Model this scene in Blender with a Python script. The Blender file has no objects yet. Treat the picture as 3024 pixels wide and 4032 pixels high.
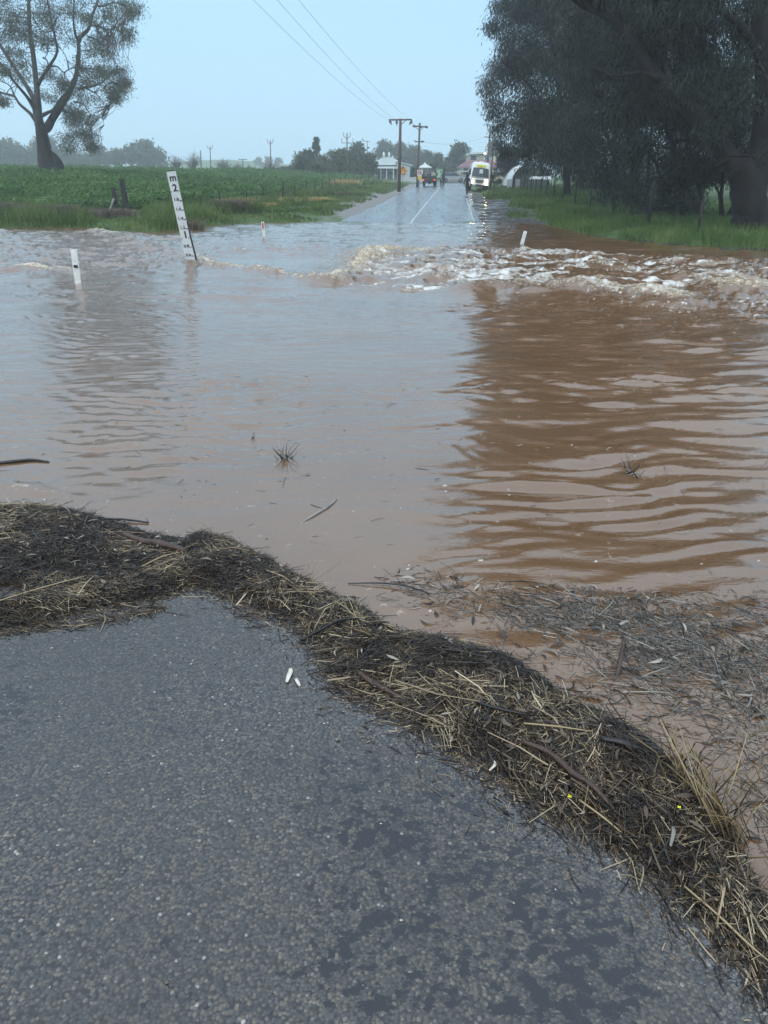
import bpy, math, random
import numpy as np
from mathutils import Vector, Matrix, Euler

SC = bpy.context.scene
COL = SC.collection
rng = np.random.default_rng(11)
random.seed(11)
R = math.radians

# ------------------------------------------------------------------ camera, sky, sun, exposure
F, CU, CV, HOR, CAMH = 2850.0, 1512.0, 2016.0, 722.0, 1.68
PITCH = math.atan((CV - HOR) / F)
cam_d = bpy.data.cameras.new('camera')
cam = bpy.data.objects.new('camera', cam_d); COL.objects.link(cam)
cam.location = (0, 0, CAMH)
cam.rotation_euler = (math.pi / 2 - PITCH, 0, 0)
cam_d.sensor_fit = 'VERTICAL'; cam_d.sensor_height = 24.0; cam_d.sensor_width = 18.0
cam_d.lens = 24.0 * F / 4032.0
cam_d.clip_start = 0.05; cam_d.clip_end = 6000
SC.camera = cam

world = bpy.data.worlds.new('World'); SC.world = world
world.use_nodes = True
wn = world.node_tree; wn.nodes.clear()
w_out = wn.nodes.new('ShaderNodeOutputWorld')
w_bg = wn.nodes.new('ShaderNodeBackground'); w_bg.inputs['Strength'].default_value = 0.1
sky = wn.nodes.new('ShaderNodeTexSky'); sky.sky_type = 'NISHITA'; sky.sun_disc = False
sky.sun_elevation = R(42); sky.sun_rotation = R(205); sky.air_density = 1.0; sky.dust_density = 4.0; sky.ozone_density = 2.0
geo = wn.nodes.new('ShaderNodeTexCoord')
sep = wn.nodes.new('ShaderNodeSeparateXYZ'); wn.links.new(geo.outputs['Generated'], sep.inputs[0])
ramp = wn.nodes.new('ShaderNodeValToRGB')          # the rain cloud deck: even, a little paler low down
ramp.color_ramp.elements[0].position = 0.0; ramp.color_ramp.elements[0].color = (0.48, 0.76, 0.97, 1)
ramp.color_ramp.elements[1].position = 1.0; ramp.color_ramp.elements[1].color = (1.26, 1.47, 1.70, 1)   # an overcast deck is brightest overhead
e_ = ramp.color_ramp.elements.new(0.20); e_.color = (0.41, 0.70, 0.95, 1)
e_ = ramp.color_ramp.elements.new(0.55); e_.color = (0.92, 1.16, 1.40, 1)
wn.links.new(sep.outputs['Z'], ramp.inputs[0])
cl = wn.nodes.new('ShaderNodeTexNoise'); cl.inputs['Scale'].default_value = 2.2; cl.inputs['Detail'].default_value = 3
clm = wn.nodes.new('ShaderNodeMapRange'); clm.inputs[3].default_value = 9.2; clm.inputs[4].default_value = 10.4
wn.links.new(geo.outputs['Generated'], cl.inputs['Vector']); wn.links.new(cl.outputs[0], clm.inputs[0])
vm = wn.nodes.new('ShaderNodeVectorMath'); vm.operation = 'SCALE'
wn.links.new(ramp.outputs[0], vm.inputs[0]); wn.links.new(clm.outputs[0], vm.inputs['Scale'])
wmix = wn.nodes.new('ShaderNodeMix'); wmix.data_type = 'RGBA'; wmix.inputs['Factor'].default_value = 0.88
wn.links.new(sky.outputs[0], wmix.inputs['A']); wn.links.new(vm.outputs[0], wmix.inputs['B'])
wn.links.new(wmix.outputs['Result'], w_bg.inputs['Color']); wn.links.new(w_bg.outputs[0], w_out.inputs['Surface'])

sun_d = bpy.data.lights.new('sun', 'SUN'); sun_d.energy = 1.0; sun_d.angle = R(50); sun_d.color = (1.0, 0.95, 0.87)
sun = bpy.data.objects.new('sun', sun_d); COL.objects.link(sun)
sun.rotation_euler = Euler((R(48), 0, R(-25)))
SC.view_settings.view_transform = 'Standard'; SC.view_settings.look = 'None'
SC.view_settings.exposure = 0.40; SC.view_settings.gamma = 1.0; SC.view_settings.use_curve_mapping = False
SC.cycles.use_denoising = True
SC.cycles.max_bounces = 7; SC.cycles.diffuse_bounces = 3; SC.cycles.glossy_bounces = 4
SC.cycles.transmission_bounces = 4; SC.cycles.volume_bounces = 3; SC.cycles.transparent_max_bounces = 6
SC.cycles.sample_clamp_indirect = 10.0

# ------------------------------------------------------------------ measuring helpers (photo px -> metres)
cp, sp_ = math.cos(PITCH), math.sin(PITCH)
def ray(u, v):
    a, b = (u - CU) / F, (CV - v) / F
    return np.array([a, cp + b * sp_, -sp_ + b * cp])
def atz(u, v, z=0.0):
    d = ray(u, v); t = (z - CAMH) / d[2]; p = d * t
    return np.array([p[0], p[1], z])
def aty(u, v, y):
    d = ray(u, v); t = y / d[1]
    return np.array([d[0] * t, y, CAMH + d[2] * t])
def smooth(t):
    t = np.clip(t, 0, 1); return t * t * (3 - 2 * t)

# ------------------------------------------------------------------ object helpers
def tag(o, label=None, cat=None, group=None, kind=None):
    if label: o['label'] = label
    if cat: o['category'] = cat
    if group: o['group'] = group
    if kind: o['kind'] = kind
    return o
def thing(name, label, cat, loc=(0, 0, 0), rot=(0, 0, 0), group=None):
    o = bpy.data.objects.new(name, None); COL.objects.link(o)
    o.empty_display_size = 0.2
    o.location = loc; o.rotation_euler = rot
    return tag(o, label, cat, group)
def link_mesh(name, me, mats, parent=None, world_off=True):
    o = bpy.data.objects.new(name, me); COL.objects.link(o)
    for m in (mats if isinstance(mats, (list, tuple)) else [mats]):
        me.materials.append(m)
    if parent is not None:
        o.parent = parent
    return o
def copy_tree(o, parent=None):
    c = o.copy(); COL.objects.link(c)
    if parent is not None: c.parent = parent
    for ch in list(o.children): copy_tree(ch, c)
    return c

class MB:
    """collects boxes, tubes and prisms into one mesh"""
    def __init__(s): s.v = []; s.f = []; s.m = []; s.mi = 0; s.sm = []
    def add(s, vs, fs, sm=False):
        b = len(s.v); s.v.extend([tuple(p) for p in vs])
        for f in fs: s.f.append([i + b for i in f]); s.m.append(s.mi); s.sm.append(sm)
        return s
    def box(s, c, d, rot=None, taper=1.0):
        x, y, z = d[0] / 2, d[1] / 2, d[2] / 2
        vs = [Vector((sx * x * (taper if sz > 0 else 1), sy * y * (taper if sz > 0 else 1), sz * z)) for sz in (-1, 1) for sy in (-1, 1) for sx in (-1, 1)]
        if rot is not None:
            M = Euler(rot).to_matrix(); vs = [M @ p for p in vs]
        vs = [p + Vector(c) for p in vs]
        return s.add(vs, [(0, 2, 3, 1), (4, 5, 7, 6), (0, 1, 5, 4), (2, 6, 7, 3), (0, 4, 6, 2), (1, 3, 7, 5)])
    def rbox(s, c, d, r=0.03, rot=None):
        """box with chamfered vertical edges and a chamfered top and bottom"""
        x, y, z = d[0] / 2, d[1] / 2, d[2] / 2; r = min(r, x * .9, y * .9, z * .9)
        def ring(ax, ay, zz):
            return [(-ax + r, -ay, zz), (ax - r, -ay, zz), (ax, -ay + r, zz), (ax, ay - r, zz), (ax - r, ay, zz), (-ax + r, ay, zz), (-ax, ay - r, zz), (-ax, -ay + r, zz)]
        q = r * .7
        vs = ring(x - q, y - q, -z) + ring(x, y, -z + q) + ring(x, y, z - q) + ring(x - q, y - q, z)
        vs = [Vector(p) for p in vs]
        if rot is not None:
            M = Euler(rot).to_matrix(); vs = [M @ p for p in vs]
        vs = [p + Vector(c) for p in vs]
        fs = [tuple(range(7, -1, -1)), tuple(range(24, 32))]
        for k in range(3):
            for i in range(8):
                j = (i + 1) % 8
                fs.append((k * 8 + i, k * 8 + j, k * 8 + 8 + j, k * 8 + 8 + i))
        return s.add(vs, fs)
    def tube(s, pts, rad, n=6, cap=True, sm=True, jit=0.0):
        pts = [Vector(p) for p in pts]
        if not isinstance(rad, (list, tuple)): rad = [rad] * len(pts)
        vs, fs = [], []
        up = Vector((0.31, 0.17, 0.93)).normalized()
        pa = None
        for i, p in enumerate(pts):
            t = (pts[min(i + 1, len(pts) - 1)] - pts[max(i - 1, 0)])
            t = t.normalized() if t.length > 1e-9 else Vector((0, 0, 1))
            if pa is None:
                a = t.cross(up)
                if a.length < .1: a = t.cross(Vector((1, 0, 0)))
            else:
                a = pa - t * pa.dot(t)
            a.normalize(); pa = a; b = t.cross(a)
            for k in range(n):
                th = 2 * math.pi * k / n
                rr = rad[i] * (1 + (random.uniform(-jit, jit) if jit else 0))
                vs.append(p + a * (rr * math.cos(th)) + b * (rr * math.sin(th)))
        for i in range(len(pts) - 1):
            for k in range(n):
                j = (k + 1) % n
                fs.append((i * n + k, i * n + j, i * n + n + j, i * n + n + k))
        if cap and n > 2:
            fs.append(tuple(range(n - 1, -1, -1))); q = (len(pts) - 1) * n; fs.append(tuple(range(q, q + n)))
        return s.add(vs, fs, sm)
    def prism(s, poly, y0, y1):
        """polygon in (x, z) extruded from y0 to y1"""
        n = len(poly)
        vs = [(p[0], y0, p[1]) for p in poly] + [(p[0], y1, p[1]) for p in poly]
        fs = [tuple(range(n)), tuple(range(2 * n - 1, n - 1, -1))]
        for i in range(n):
            j = (i + 1) % n; fs.append((j, i, n + i, n + j))
        return s.add(vs, fs)
    def loft(s, rings, sm=False, caps=True):
        n = len(rings[0]); vs = [p for r_ in rings for p in r_]; fs = []
        for i in range(len(rings) - 1):
            for k in range(n):
                j = (k + 1) % n; fs.append((i * n + k, i * n + j, i * n + n + j, i * n + n + k))
        if caps:
            fs.append(tuple(range(n - 1, -1, -1))); q = (len(rings) - 1) * n; fs.append(tuple(range(q, q + n)))
        return s.add(vs, fs, sm)
    def disc(s, c, r, axis='y', n=16, th=0.02):
        pts = {'y': ((c[0], c[1] - th / 2, c[2]), (c[0], c[1] + th / 2, c[2])), 'x': ((c[0] - th / 2, c[1], c[2]), (c[0] + th / 2, c[1], c[2])), 'z': ((c[0], c[1], c[2] - th / 2), (c[0], c[1], c[2] + th / 2))}[axis]
        return s.tube(pts, r, n, True, False)
    def build(s, name, mats, parent=None, off=None):
        me = bpy.data.meshes.new(name)
        v = s.v
        if off is not None: v = [(p[0] - off[0], p[1] - off[1], p[2] - off[2]) for p in v]
        me.from_pydata(v, [], s.f)
        me.polygons.foreach_set('material_index', s.m)
        me.polygons.foreach_set('use_smooth', s.sm)
        me.update()
        return link_mesh(name, me, mats, parent)

def mesh_np(name, V, Q, mats, parent=None, attrs=None, smooth_=False, mi=None):
    """fast mesh from an (n,3) array and an (m,k) face array"""
    V = np.asarray(V, dtype=np.float32); Q = np.asarray(Q, dtype=np.int32)
    me = bpy.data.meshes.new(name); k = Q.shape[1]
    me.vertices.add(len(V)); me.vertices.foreach_set('co', V.ravel())
    me.loops.add(Q.size); me.loops.foreach_set('vertex_index', Q.ravel())
    me.polygons.add(len(Q))
    me.polygons.foreach_set('loop_start', np.arange(0, Q.size, k, dtype=np.int32))
    try: me.polygons.foreach_set('loop_total', np.full(len(Q), k, dtype=np.int32))
    except Exception: pass
    me.polygons.foreach_set('use_smooth', np.full(len(Q), smooth_, dtype=bool))
    if mi is not None: me.polygons.foreach_set('material_index', np.asarray(mi, dtype=np.int32))
    me.update(calc_edges=True)
    for nm, a in (attrs or {}).items():
        at = me.attributes.new(nm, 'FLOAT', 'POINT'); at.data.foreach_set('value', np.asarray(a, dtype=np.float32))
    return link_mesh(name, me, mats, parent)

# ------------------------------------------------------------------ numpy noise
def vnoise(x, y, seed=0):
    """smooth value noise in [0,1]"""
    g = np.random.default_rng(seed).random((256, 256)).astype(np.float32)
    xi, yi = np.floor(x).astype(int), np.floor(y).astype(int)
    fx, fy = x - xi, y - yi
    fx = fx * fx * fx * (fx * (fx * 6 - 15) + 10); fy = fy * fy * fy * (fy * (fy * 6 - 15) + 10)
    a, b = g[yi % 256, xi % 256], g[yi % 256, (xi + 1) % 256]
    c, d = g[(yi + 1) % 256, xi % 256], g[(yi + 1) % 256, (xi + 1) % 256]
    return a + (b - a) * fx + (c - a) * fy + (a - b - c + d) * fx * fy
def fbm(x, y, seed=0, oct=4, gain=.5):
    s = 0; a = 1; t = 0
    for k in range(oct):
        s = s + a * vnoise(x * 2 ** k + 17.3 * k, y * 2 ** k - 9.1 * k, seed + k); t += a; a *= gain
    return s / t
def poly_sd(x, y, P):
    """signed distance to polygon, positive inside"""
    P = np.asarray(P, float); n = len(P)
    d2 = np.full(x.shape, 1e18); ins = np.zeros(x.shape, bool)
    for i in range(n):
        ax, ay = P[i]; bx, by = P[(i + 1) % n]
        ex, ey = bx - ax, by - ay
        t = np.clip(((x - ax) * ex + (y - ay) * ey) / (ex * ex + ey * ey + 1e-12), 0, 1)
        d2 = np.minimum(d2, (x - ax - t * ex) ** 2 + (y - ay - t * ey) ** 2)
        c = (ay > y) != (by > y)
        with np.errstate(divide='ignore', invalid='ignore'):
            xi = ax + (y - ay) * ex / (ey if abs(ey) > 1e-12 else 1e-12)
        ins ^= c & (x < xi)
    return np.where(ins, 1, -1) * np.sqrt(d2)
def line_d(x, y, P):
    """distance to a polyline and the parameter 0..1 along it"""
    P = np.asarray(P, float); d2 = np.full(x.shape, 1e18); tt = np.zeros(x.shape); n = len(P) - 1
    for i in range(n):
        ax, ay = P[i]; bx, by = P[i + 1]; ex, ey = bx - ax, by - ay
        t = np.clip(((x - ax) * ex + (y - ay) * ey) / (ex * ex + ey * ey + 1e-12), 0, 1)
        q = (x - ax - t * ex) ** 2 + (y - ay - t * ey) ** 2
        m = q < d2; d2 = np.where(m, q, d2); tt = np.where(m, (i + t) / n, tt)
    return np.sqrt(d2), tt

# ------------------------------------------------------------------ materials
def mat(name, base=(.5, .5, .5), rough=.7, spec=.4, var=0.0, scale=8.0, bump=0.0, bscale=None, base2=None, metal=0.0, emit=None, estr=0.0, coat=0.0, coords='Object', sx=(1, 1, 1)):
    m = bpy.data.materials.new(name); m.use_nodes = True
    nt = m.node_tree; b = nt.nodes['Principled BSDF']
    b.inputs['Roughness'].default_value = rough; b.inputs['Specular IOR Level'].default_value = spec
    b.inputs['Metallic'].default_value = metal; b.inputs['Coat Weight'].default_value = coat
    b.inputs['Base Color'].default_value = (*base, 1)
    if emit:
        b.inputs['Emission Color'].default_value = (*emit, 1); b.inputs['Emission Strength'].default_value = estr
    if var or base2 or bump:
        tc = nt.nodes.new('ShaderNodeTexCoord'); mp = nt.nodes.new('ShaderNodeMapping'); mp.inputs['Scale'].default_value = sx
        nt.links.new(tc.outputs[coords], mp.inputs[0])
        nz = nt.nodes.new('ShaderNodeTexNoise'); nz.inputs['Scale'].default_value = scale; nz.inputs['Detail'].default_value = 5; nz.inputs['Roughness'].default_value = .62
        nt.links.new(mp.outputs[0], nz.inputs['Vector'])
        rp = nt.nodes.new('ShaderNodeValToRGB'); nt.links.new(nz.outputs[0], rp.inputs[0])
        rp.color_ramp.elements[0].position = .33; rp.color_ramp.elements[1].position = .67
        c2 = base2 or base
        lo = tuple(max(0, c * (1 - var)) for c in base); hi = tuple(c * (1 + var) for c in c2)
        rp.color_ramp.elements[0].color = (*lo, 1); rp.color_ramp.elements[1].color = (*hi, 1)
        nt.links.new(rp.outputs[0], b.inputs['Base Color'])
        if bump:
            n2 = nt.nodes.new('ShaderNodeTexNoise'); n2.inputs['Scale'].default_value = bscale or scale * 3; n2.inputs['Detail'].default_value = 4
            nt.links.new(mp.outputs[0], n2.inputs['Vector'])
            bp = nt.nodes.new('ShaderNodeBump'); bp.inputs['Strength'].default_value = bump; bp.inputs['Distance'].default_value = .02
            nt.links.new(n2.outputs[0], bp.inputs['Height']); nt.links.new(bp.outputs[0], b.inputs['Normal'])
    return m
def leafmat(name, cols, trans=.25, rough=.55, spec=.3):
    """leaf, blade and straw colour picked per piece from the rnd attribute"""
    m = bpy.data.materials.new(name); m.use_nodes = True
    nt = m.node_tree; b = nt.nodes['Principled BSDF']; out = nt.nodes['Material Output']
    at = nt.nodes.new('ShaderNodeAttribute'); at.attribute_name = 'rnd'
    rp = nt.nodes.new('ShaderNodeValToRGB'); e = rp.color_ramp.elements
    while len(e) < len(cols): e.new(.5)
    for i, c in enumerate(cols):
        e[i].position = i / max(1, len(cols) - 1); e[i].color = (*c, 1)
    nt.links.new(at.outputs['Fac'], rp.inputs[0]); nt.links.new(rp.outputs[0], b.inputs['Base Color'])
    b.inputs['Roughness'].default_value = rough; b.inputs['Specular IOR Level'].default_value = spec
    if trans:
        tr = nt.nodes.new('ShaderNodeBsdfTranslucent'); nt.links.new(rp.outputs[0], tr.inputs[0])
        mx = nt.nodes.new('ShaderNodeMixShader'); mx.inputs[0].default_value = trans
        nt.links.new(b.outputs[0], mx.inputs[1]); nt.links.new(tr.outputs[0], mx.inputs[2]); nt.links.new(mx.outputs[0], out.inputs['Surface'])
    return m

M = {}
M['white'] = mat('white_paint', (.60, .585, .54), .45, var=.06, scale=7, base2=(.78, .79, .78))
M['black'] = mat('black_print', (.015, .015, .017), .5)
M['dark_timber'] = mat('dark_timber', (.025, .02, .022), .8, var=.4, scale=10, bump=.4)
M['grey_timber'] = mat('weathered_timber', (.24, .23, .21), .85, var=.3, scale=8, bump=.4, sx=(1, 1, .2))
M['pole_timber'] = mat('pole_timber', (.10, .075, .06), .85, var=.3, scale=4, bump=.3, sx=(3, 3, .3))
M['steel'] = mat('grey_steel', (.18, .19, .2), .5, metal=.6, var=.2)
M['dark_steel'] = mat('dark_steel', (.04, .045, .05), .55, metal=.4, var=.2)
M['insulator'] = mat('insulator', (.07, .055, .05), .3)
M['wire'] = mat('wire', (.16, .17, .18), .6)
M['red'] = mat('red_reflector', (.45, .02, .02), .35)
M['tail'] = mat('tail_light', (.6, .02, .02), .3, emit=(1, .08, .06), estr=2.2)
M['head'] = mat('headlight_lamp', (1, .95, .8), .2, emit=(1, .86, .5), estr=55)
M['street'] = mat('street_lamp_glow', (1, .9, .6), .3, emit=(1, .75, .35), estr=12)
M['yellow'] = mat('sign_yellow', (.75, .58, .01), .4, emit=None)
M['bright_yellow'] = mat('bus_sign_yellow', (.80, .78, .02), .4)
M['orange'] = mat('sign_amber', (.62, .28, .02), .45, var=.06)
M['green_sign'] = mat('sign_green', (.14, .34, .18), .45, var=.1)
M['pale_green_sign'] = mat('sign_pale_green', (.33, .62, .28), .45, var=.1)
M['rubber'] = mat('tyre_rubber', (.015, .015, .016), .85, var=.2)
M['glass'] = mat('dark_glass', (.03, .045, .055), .08, spec=.6, var=.2, scale=3)
M['bus_white'] = mat('bus_paint', (.76, .79, .80), .3, coat=.4, var=.03)
M['army'] = mat('army_green_paint', (.035, .04, .03), .5, var=.2)
M['pale_canvas'] = mat('pale_canvas', (.55, .56, .54), .8, var=.1)
M['chrome'] = mat('chrome', (.6, .62, .64), .25, metal=.8)
M['asphalt_dark'] = mat('mud_dark', (.03, .026, .022), .5, var=.4)
# ------------------------------------------------------------------ the lie of the land
def xc(y): return 1.6 + .09 * (y - 40)             # centre line of the road
def px(pts, z=0.0): return [tuple(atz(u, v, z)[:2]) for u, v in pts]
FAR_LAND = [(-400, 34), (-60, 34), (-24, 33)] + px([(0, 897), (220, 893), (420, 902), (560, 915), (700, 905), (770, 888), (1000, 878), (1200, 872), (1385, 876), (1640, 876), (1900, 876), (2060, 878), (2170, 890), (2250, 910), (2330, 928), (2420, 944), (2600, 962), (2800, 976), (3024, 990)]) + [(14, 18.2), (22, 17), (60, 15), (400, 14), (900, 14), (900, 900), (-900, 900), (-900, 34)]
def plane_z(y): return .0185 * (np.clip(y, 38, 205) - 38)
def gz(x, y):
    x = np.asarray(x, float); y = np.asarray(y, float)
    off = x - xc(y); sd = poly_sd(x, y, FAR_LAND)
    hill = np.interp(-off, [12, 22, 34, 60, 100], [0, .5, 1.1, 1.45, 1.7]) * smooth((y - 43) / 16) * (1 - .75 * smooth((y - 150) / 120))
    side = smooth((np.abs(off) - 4.2) / 2.0)
    bank = np.where(sd > 0, np.minimum(sd * .22, .015 + .165 * side), np.maximum(sd * .25, -.6))
    ditch = -.20 * smooth((off - 3.3) / 1.6) * smooth((8.6 - off) / 2.2) * smooth((y - 55) / 20) * smooth((125 - y) / 15)
    far = 11 * np.exp(-(((x + 120) / 70) ** 2 + ((y - 560) / 90) ** 2)) + 9 * np.exp(-(((x - 30) / 200) ** 2 + ((y - 650) / 90) ** 2))
    z = plane_z(y) + hill + bank + ditch + far
    z = z + (fbm(x * .5, y * .5, 3, 3) - .5) * .10 * side * smooth(sd / 3)
    return z
def gz1(x, y): return float(gz(np.array([x]), np.array([y]))[0])

def grid_mesh(xs, ys):
    X, Y = np.meshgrid(xs, ys); nx, ny = len(xs), len(ys)
    i = np.arange(ny - 1)[:, None] * nx + np.arange(nx - 1)[None, :]
    Q = np.stack([i, i + 1, i + nx + 1, i + nx], -1).reshape(-1, 4)
    return X, Y, Q
def stretch(a, b, n, p):
    t = np.linspace(0, 1, n); return a + (b - a) * t ** p

# ---- material of the far ground: grass, mud and gravel by place
def ground_material():
    m = bpy.data.materials.new('ground_grass_mud'); m.use_nodes = True; nt = m.node_tree; L = nt.links
    b = nt.nodes['Principled BSDF']; b.inputs['Roughness'].default_value = .85
    tc = nt.nodes.new('ShaderNodeTexCoord')
    def noise(scale, detail=5, vec=None):
        n = nt.nodes.new('ShaderNodeTexNoise'); n.inputs['Scale'].default_value = scale; n.inputs['Detail'].default_value = detail
        L.new(vec or tc.outputs['Object'], n.inputs['Vector']); return n.outputs[0]
    def rampn(src, stops):
        r_ = nt.nodes.new('ShaderNodeValToRGB'); e = r_.color_ramp.elements
        while len(e) < len(stops): e.new(.5)
        for k, (p, c) in enumerate(stops): e[k].position = p; e[k].color = (*c, 1)
        L.new(src, r_.inputs[0]); return r_.outputs[0]
    def mix(f, a, c):
        n = nt.nodes.new('ShaderNodeMix'); n.data_type = 'RGBA'; L.new(f, n.inputs['Factor']); L.new(a, n.inputs['A']); L.new(c, n.inputs['B']); return n.outputs['Result']
    grass = rampn(noise(1.3), [(.25, (.03, .055, .015)), (.5, (.05, .10, .022)), (.75, (.085, .14, .035))])
    at = nt.nodes.new('ShaderNodeAttribute'); at.attribute_name = 'mud'
    mud = rampn(noise(6), [(.3, (.022, .019, .017)), (.55, (.05, .043, .037)), (.75, (.10, .088, .075))])
    ag = nt.nodes.new('ShaderNodeAttribute'); ag.attribute_name = 'gravel'
    grav = rampn(noise(14), [(.3, (.09, .085, .08)), (.6, (.24, .23, .22)), (.8, (.34, .33, .31))])
    def edge(attr, sc, lo=.42, hi=.58):
        a = nt.nodes.new('ShaderNodeMath'); a.operation = 'ADD'; L.new(attr.outputs['Fac'], a.inputs[0])
        s = nt.nodes.new('ShaderNodeMath'); s.operation = 'SUBTRACT'; L.new(noise(sc, 6), s.inputs[0]); s.inputs[1].default_value = .5
        L.new(s.outputs[0], a.inputs[1])
        r_ = nt.nodes.new('ShaderNodeMapRange'); r_.inputs[1].default_value = lo; r_.inputs[2].default_value = hi; L.new(a.outputs[0], r_.inputs[0]); return r_.outputs[0]
    fm, fg = edge(at, 1.1), edge(ag, 1.5)
    col = mix(fg, mix(fm, grass, mud), grav); L.new(col, b.inputs['Base Color'])
    # standing water in the mud: smooth where wet
    mp = nt.nodes.new('ShaderNodeMapping'); mp.inputs['Scale'].default_value = (1.0, .55, 1); L.new(tc.outputs['Object'], mp.inputs[0])
    wet = nt.nodes.new('ShaderNodeMapRange'); L.new(noise(1.6, 5, mp.outputs[0]), wet.inputs[0]); wet.inputs[1].default_value = .50; wet.inputs[2].default_value = .58
    wm = nt.nodes.new('ShaderNodeMath'); wm.operation = 'MULTIPLY'; L.new(wet.outputs[0], wm.inputs[0]); L.new(fm, wm.inputs[1])
    rr = nt.nodes.new('ShaderNodeMapRange'); rr.inputs[3].default_value = .85; rr.inputs[4].default_value = .12; L.new(wm.outputs[0], rr.inputs[0]); L.new(rr.outputs[0], b.inputs['Roughness'])
    bp = nt.nodes.new('ShaderNodeBump'); bp.inputs['Distance'].default_value = .06; L.new(noise(9, 6), bp.inputs['Height'])
    iv = nt.nodes.new('ShaderNodeMapRange'); iv.inputs[3].default_value = .8; iv.inputs[4].default_value = .06; L.new(wm.outputs[0], iv.inputs[0]); L.new(iv.outputs[0], bp.inputs['Strength'])
    L.new(bp.outputs[0], b.inputs['Normal'])
    return m
xs = np.unique(np.concatenate([-stretch(26, 500, 40, 2.2)[::-1], np.linspace(-26, 24, 150), stretch(24, 500, 40, 2.2)]))
ys = np.unique(np.concatenate([np.linspace(14, 60, 120), np.linspace(60, 150, 110), stretch(150, 700, 60, 1.8)]))
X, Y, Q = grid_mesh(xs, ys)
Z = gz(X, Y)
offm = X - xc(Y)
nzm = fbm(X * .35, Y * .12, 21, 3)
mudm = smooth((offm - 2.6) / .5) * smooth((6.3 + (nzm - .5) * 2.4 - 2.6 * smooth((Y - 55) / 50) - offm) / 1.2) * smooth((128 - Y) / 10)
mudm = np.maximum(mudm, smooth((.55 - np.abs(poly_sd(X, Y, FAR_LAND))) / .5) * smooth((offm - 5) / 3) * .75)
grvm = smooth((-2.6 - offm) / .4) * smooth((offm + 5.6 + (nzm - .5) * 4) / 1.0) * (.42 + .45 * smooth((Y - 38) / 8) * (nzm > .2)) * smooth((140 - Y) / 10)
ground = mesh_np('ground', np.stack([X, Y, Z], -1).reshape(-1, 3), Q, ground_material(), attrs={'mud': mudm.ravel(), 'gravel': grvm.ravel()}, smooth_=True)
tag(ground, 'green verge and field ground with muddy shoulder beyond the flood', kind='structure')

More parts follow.
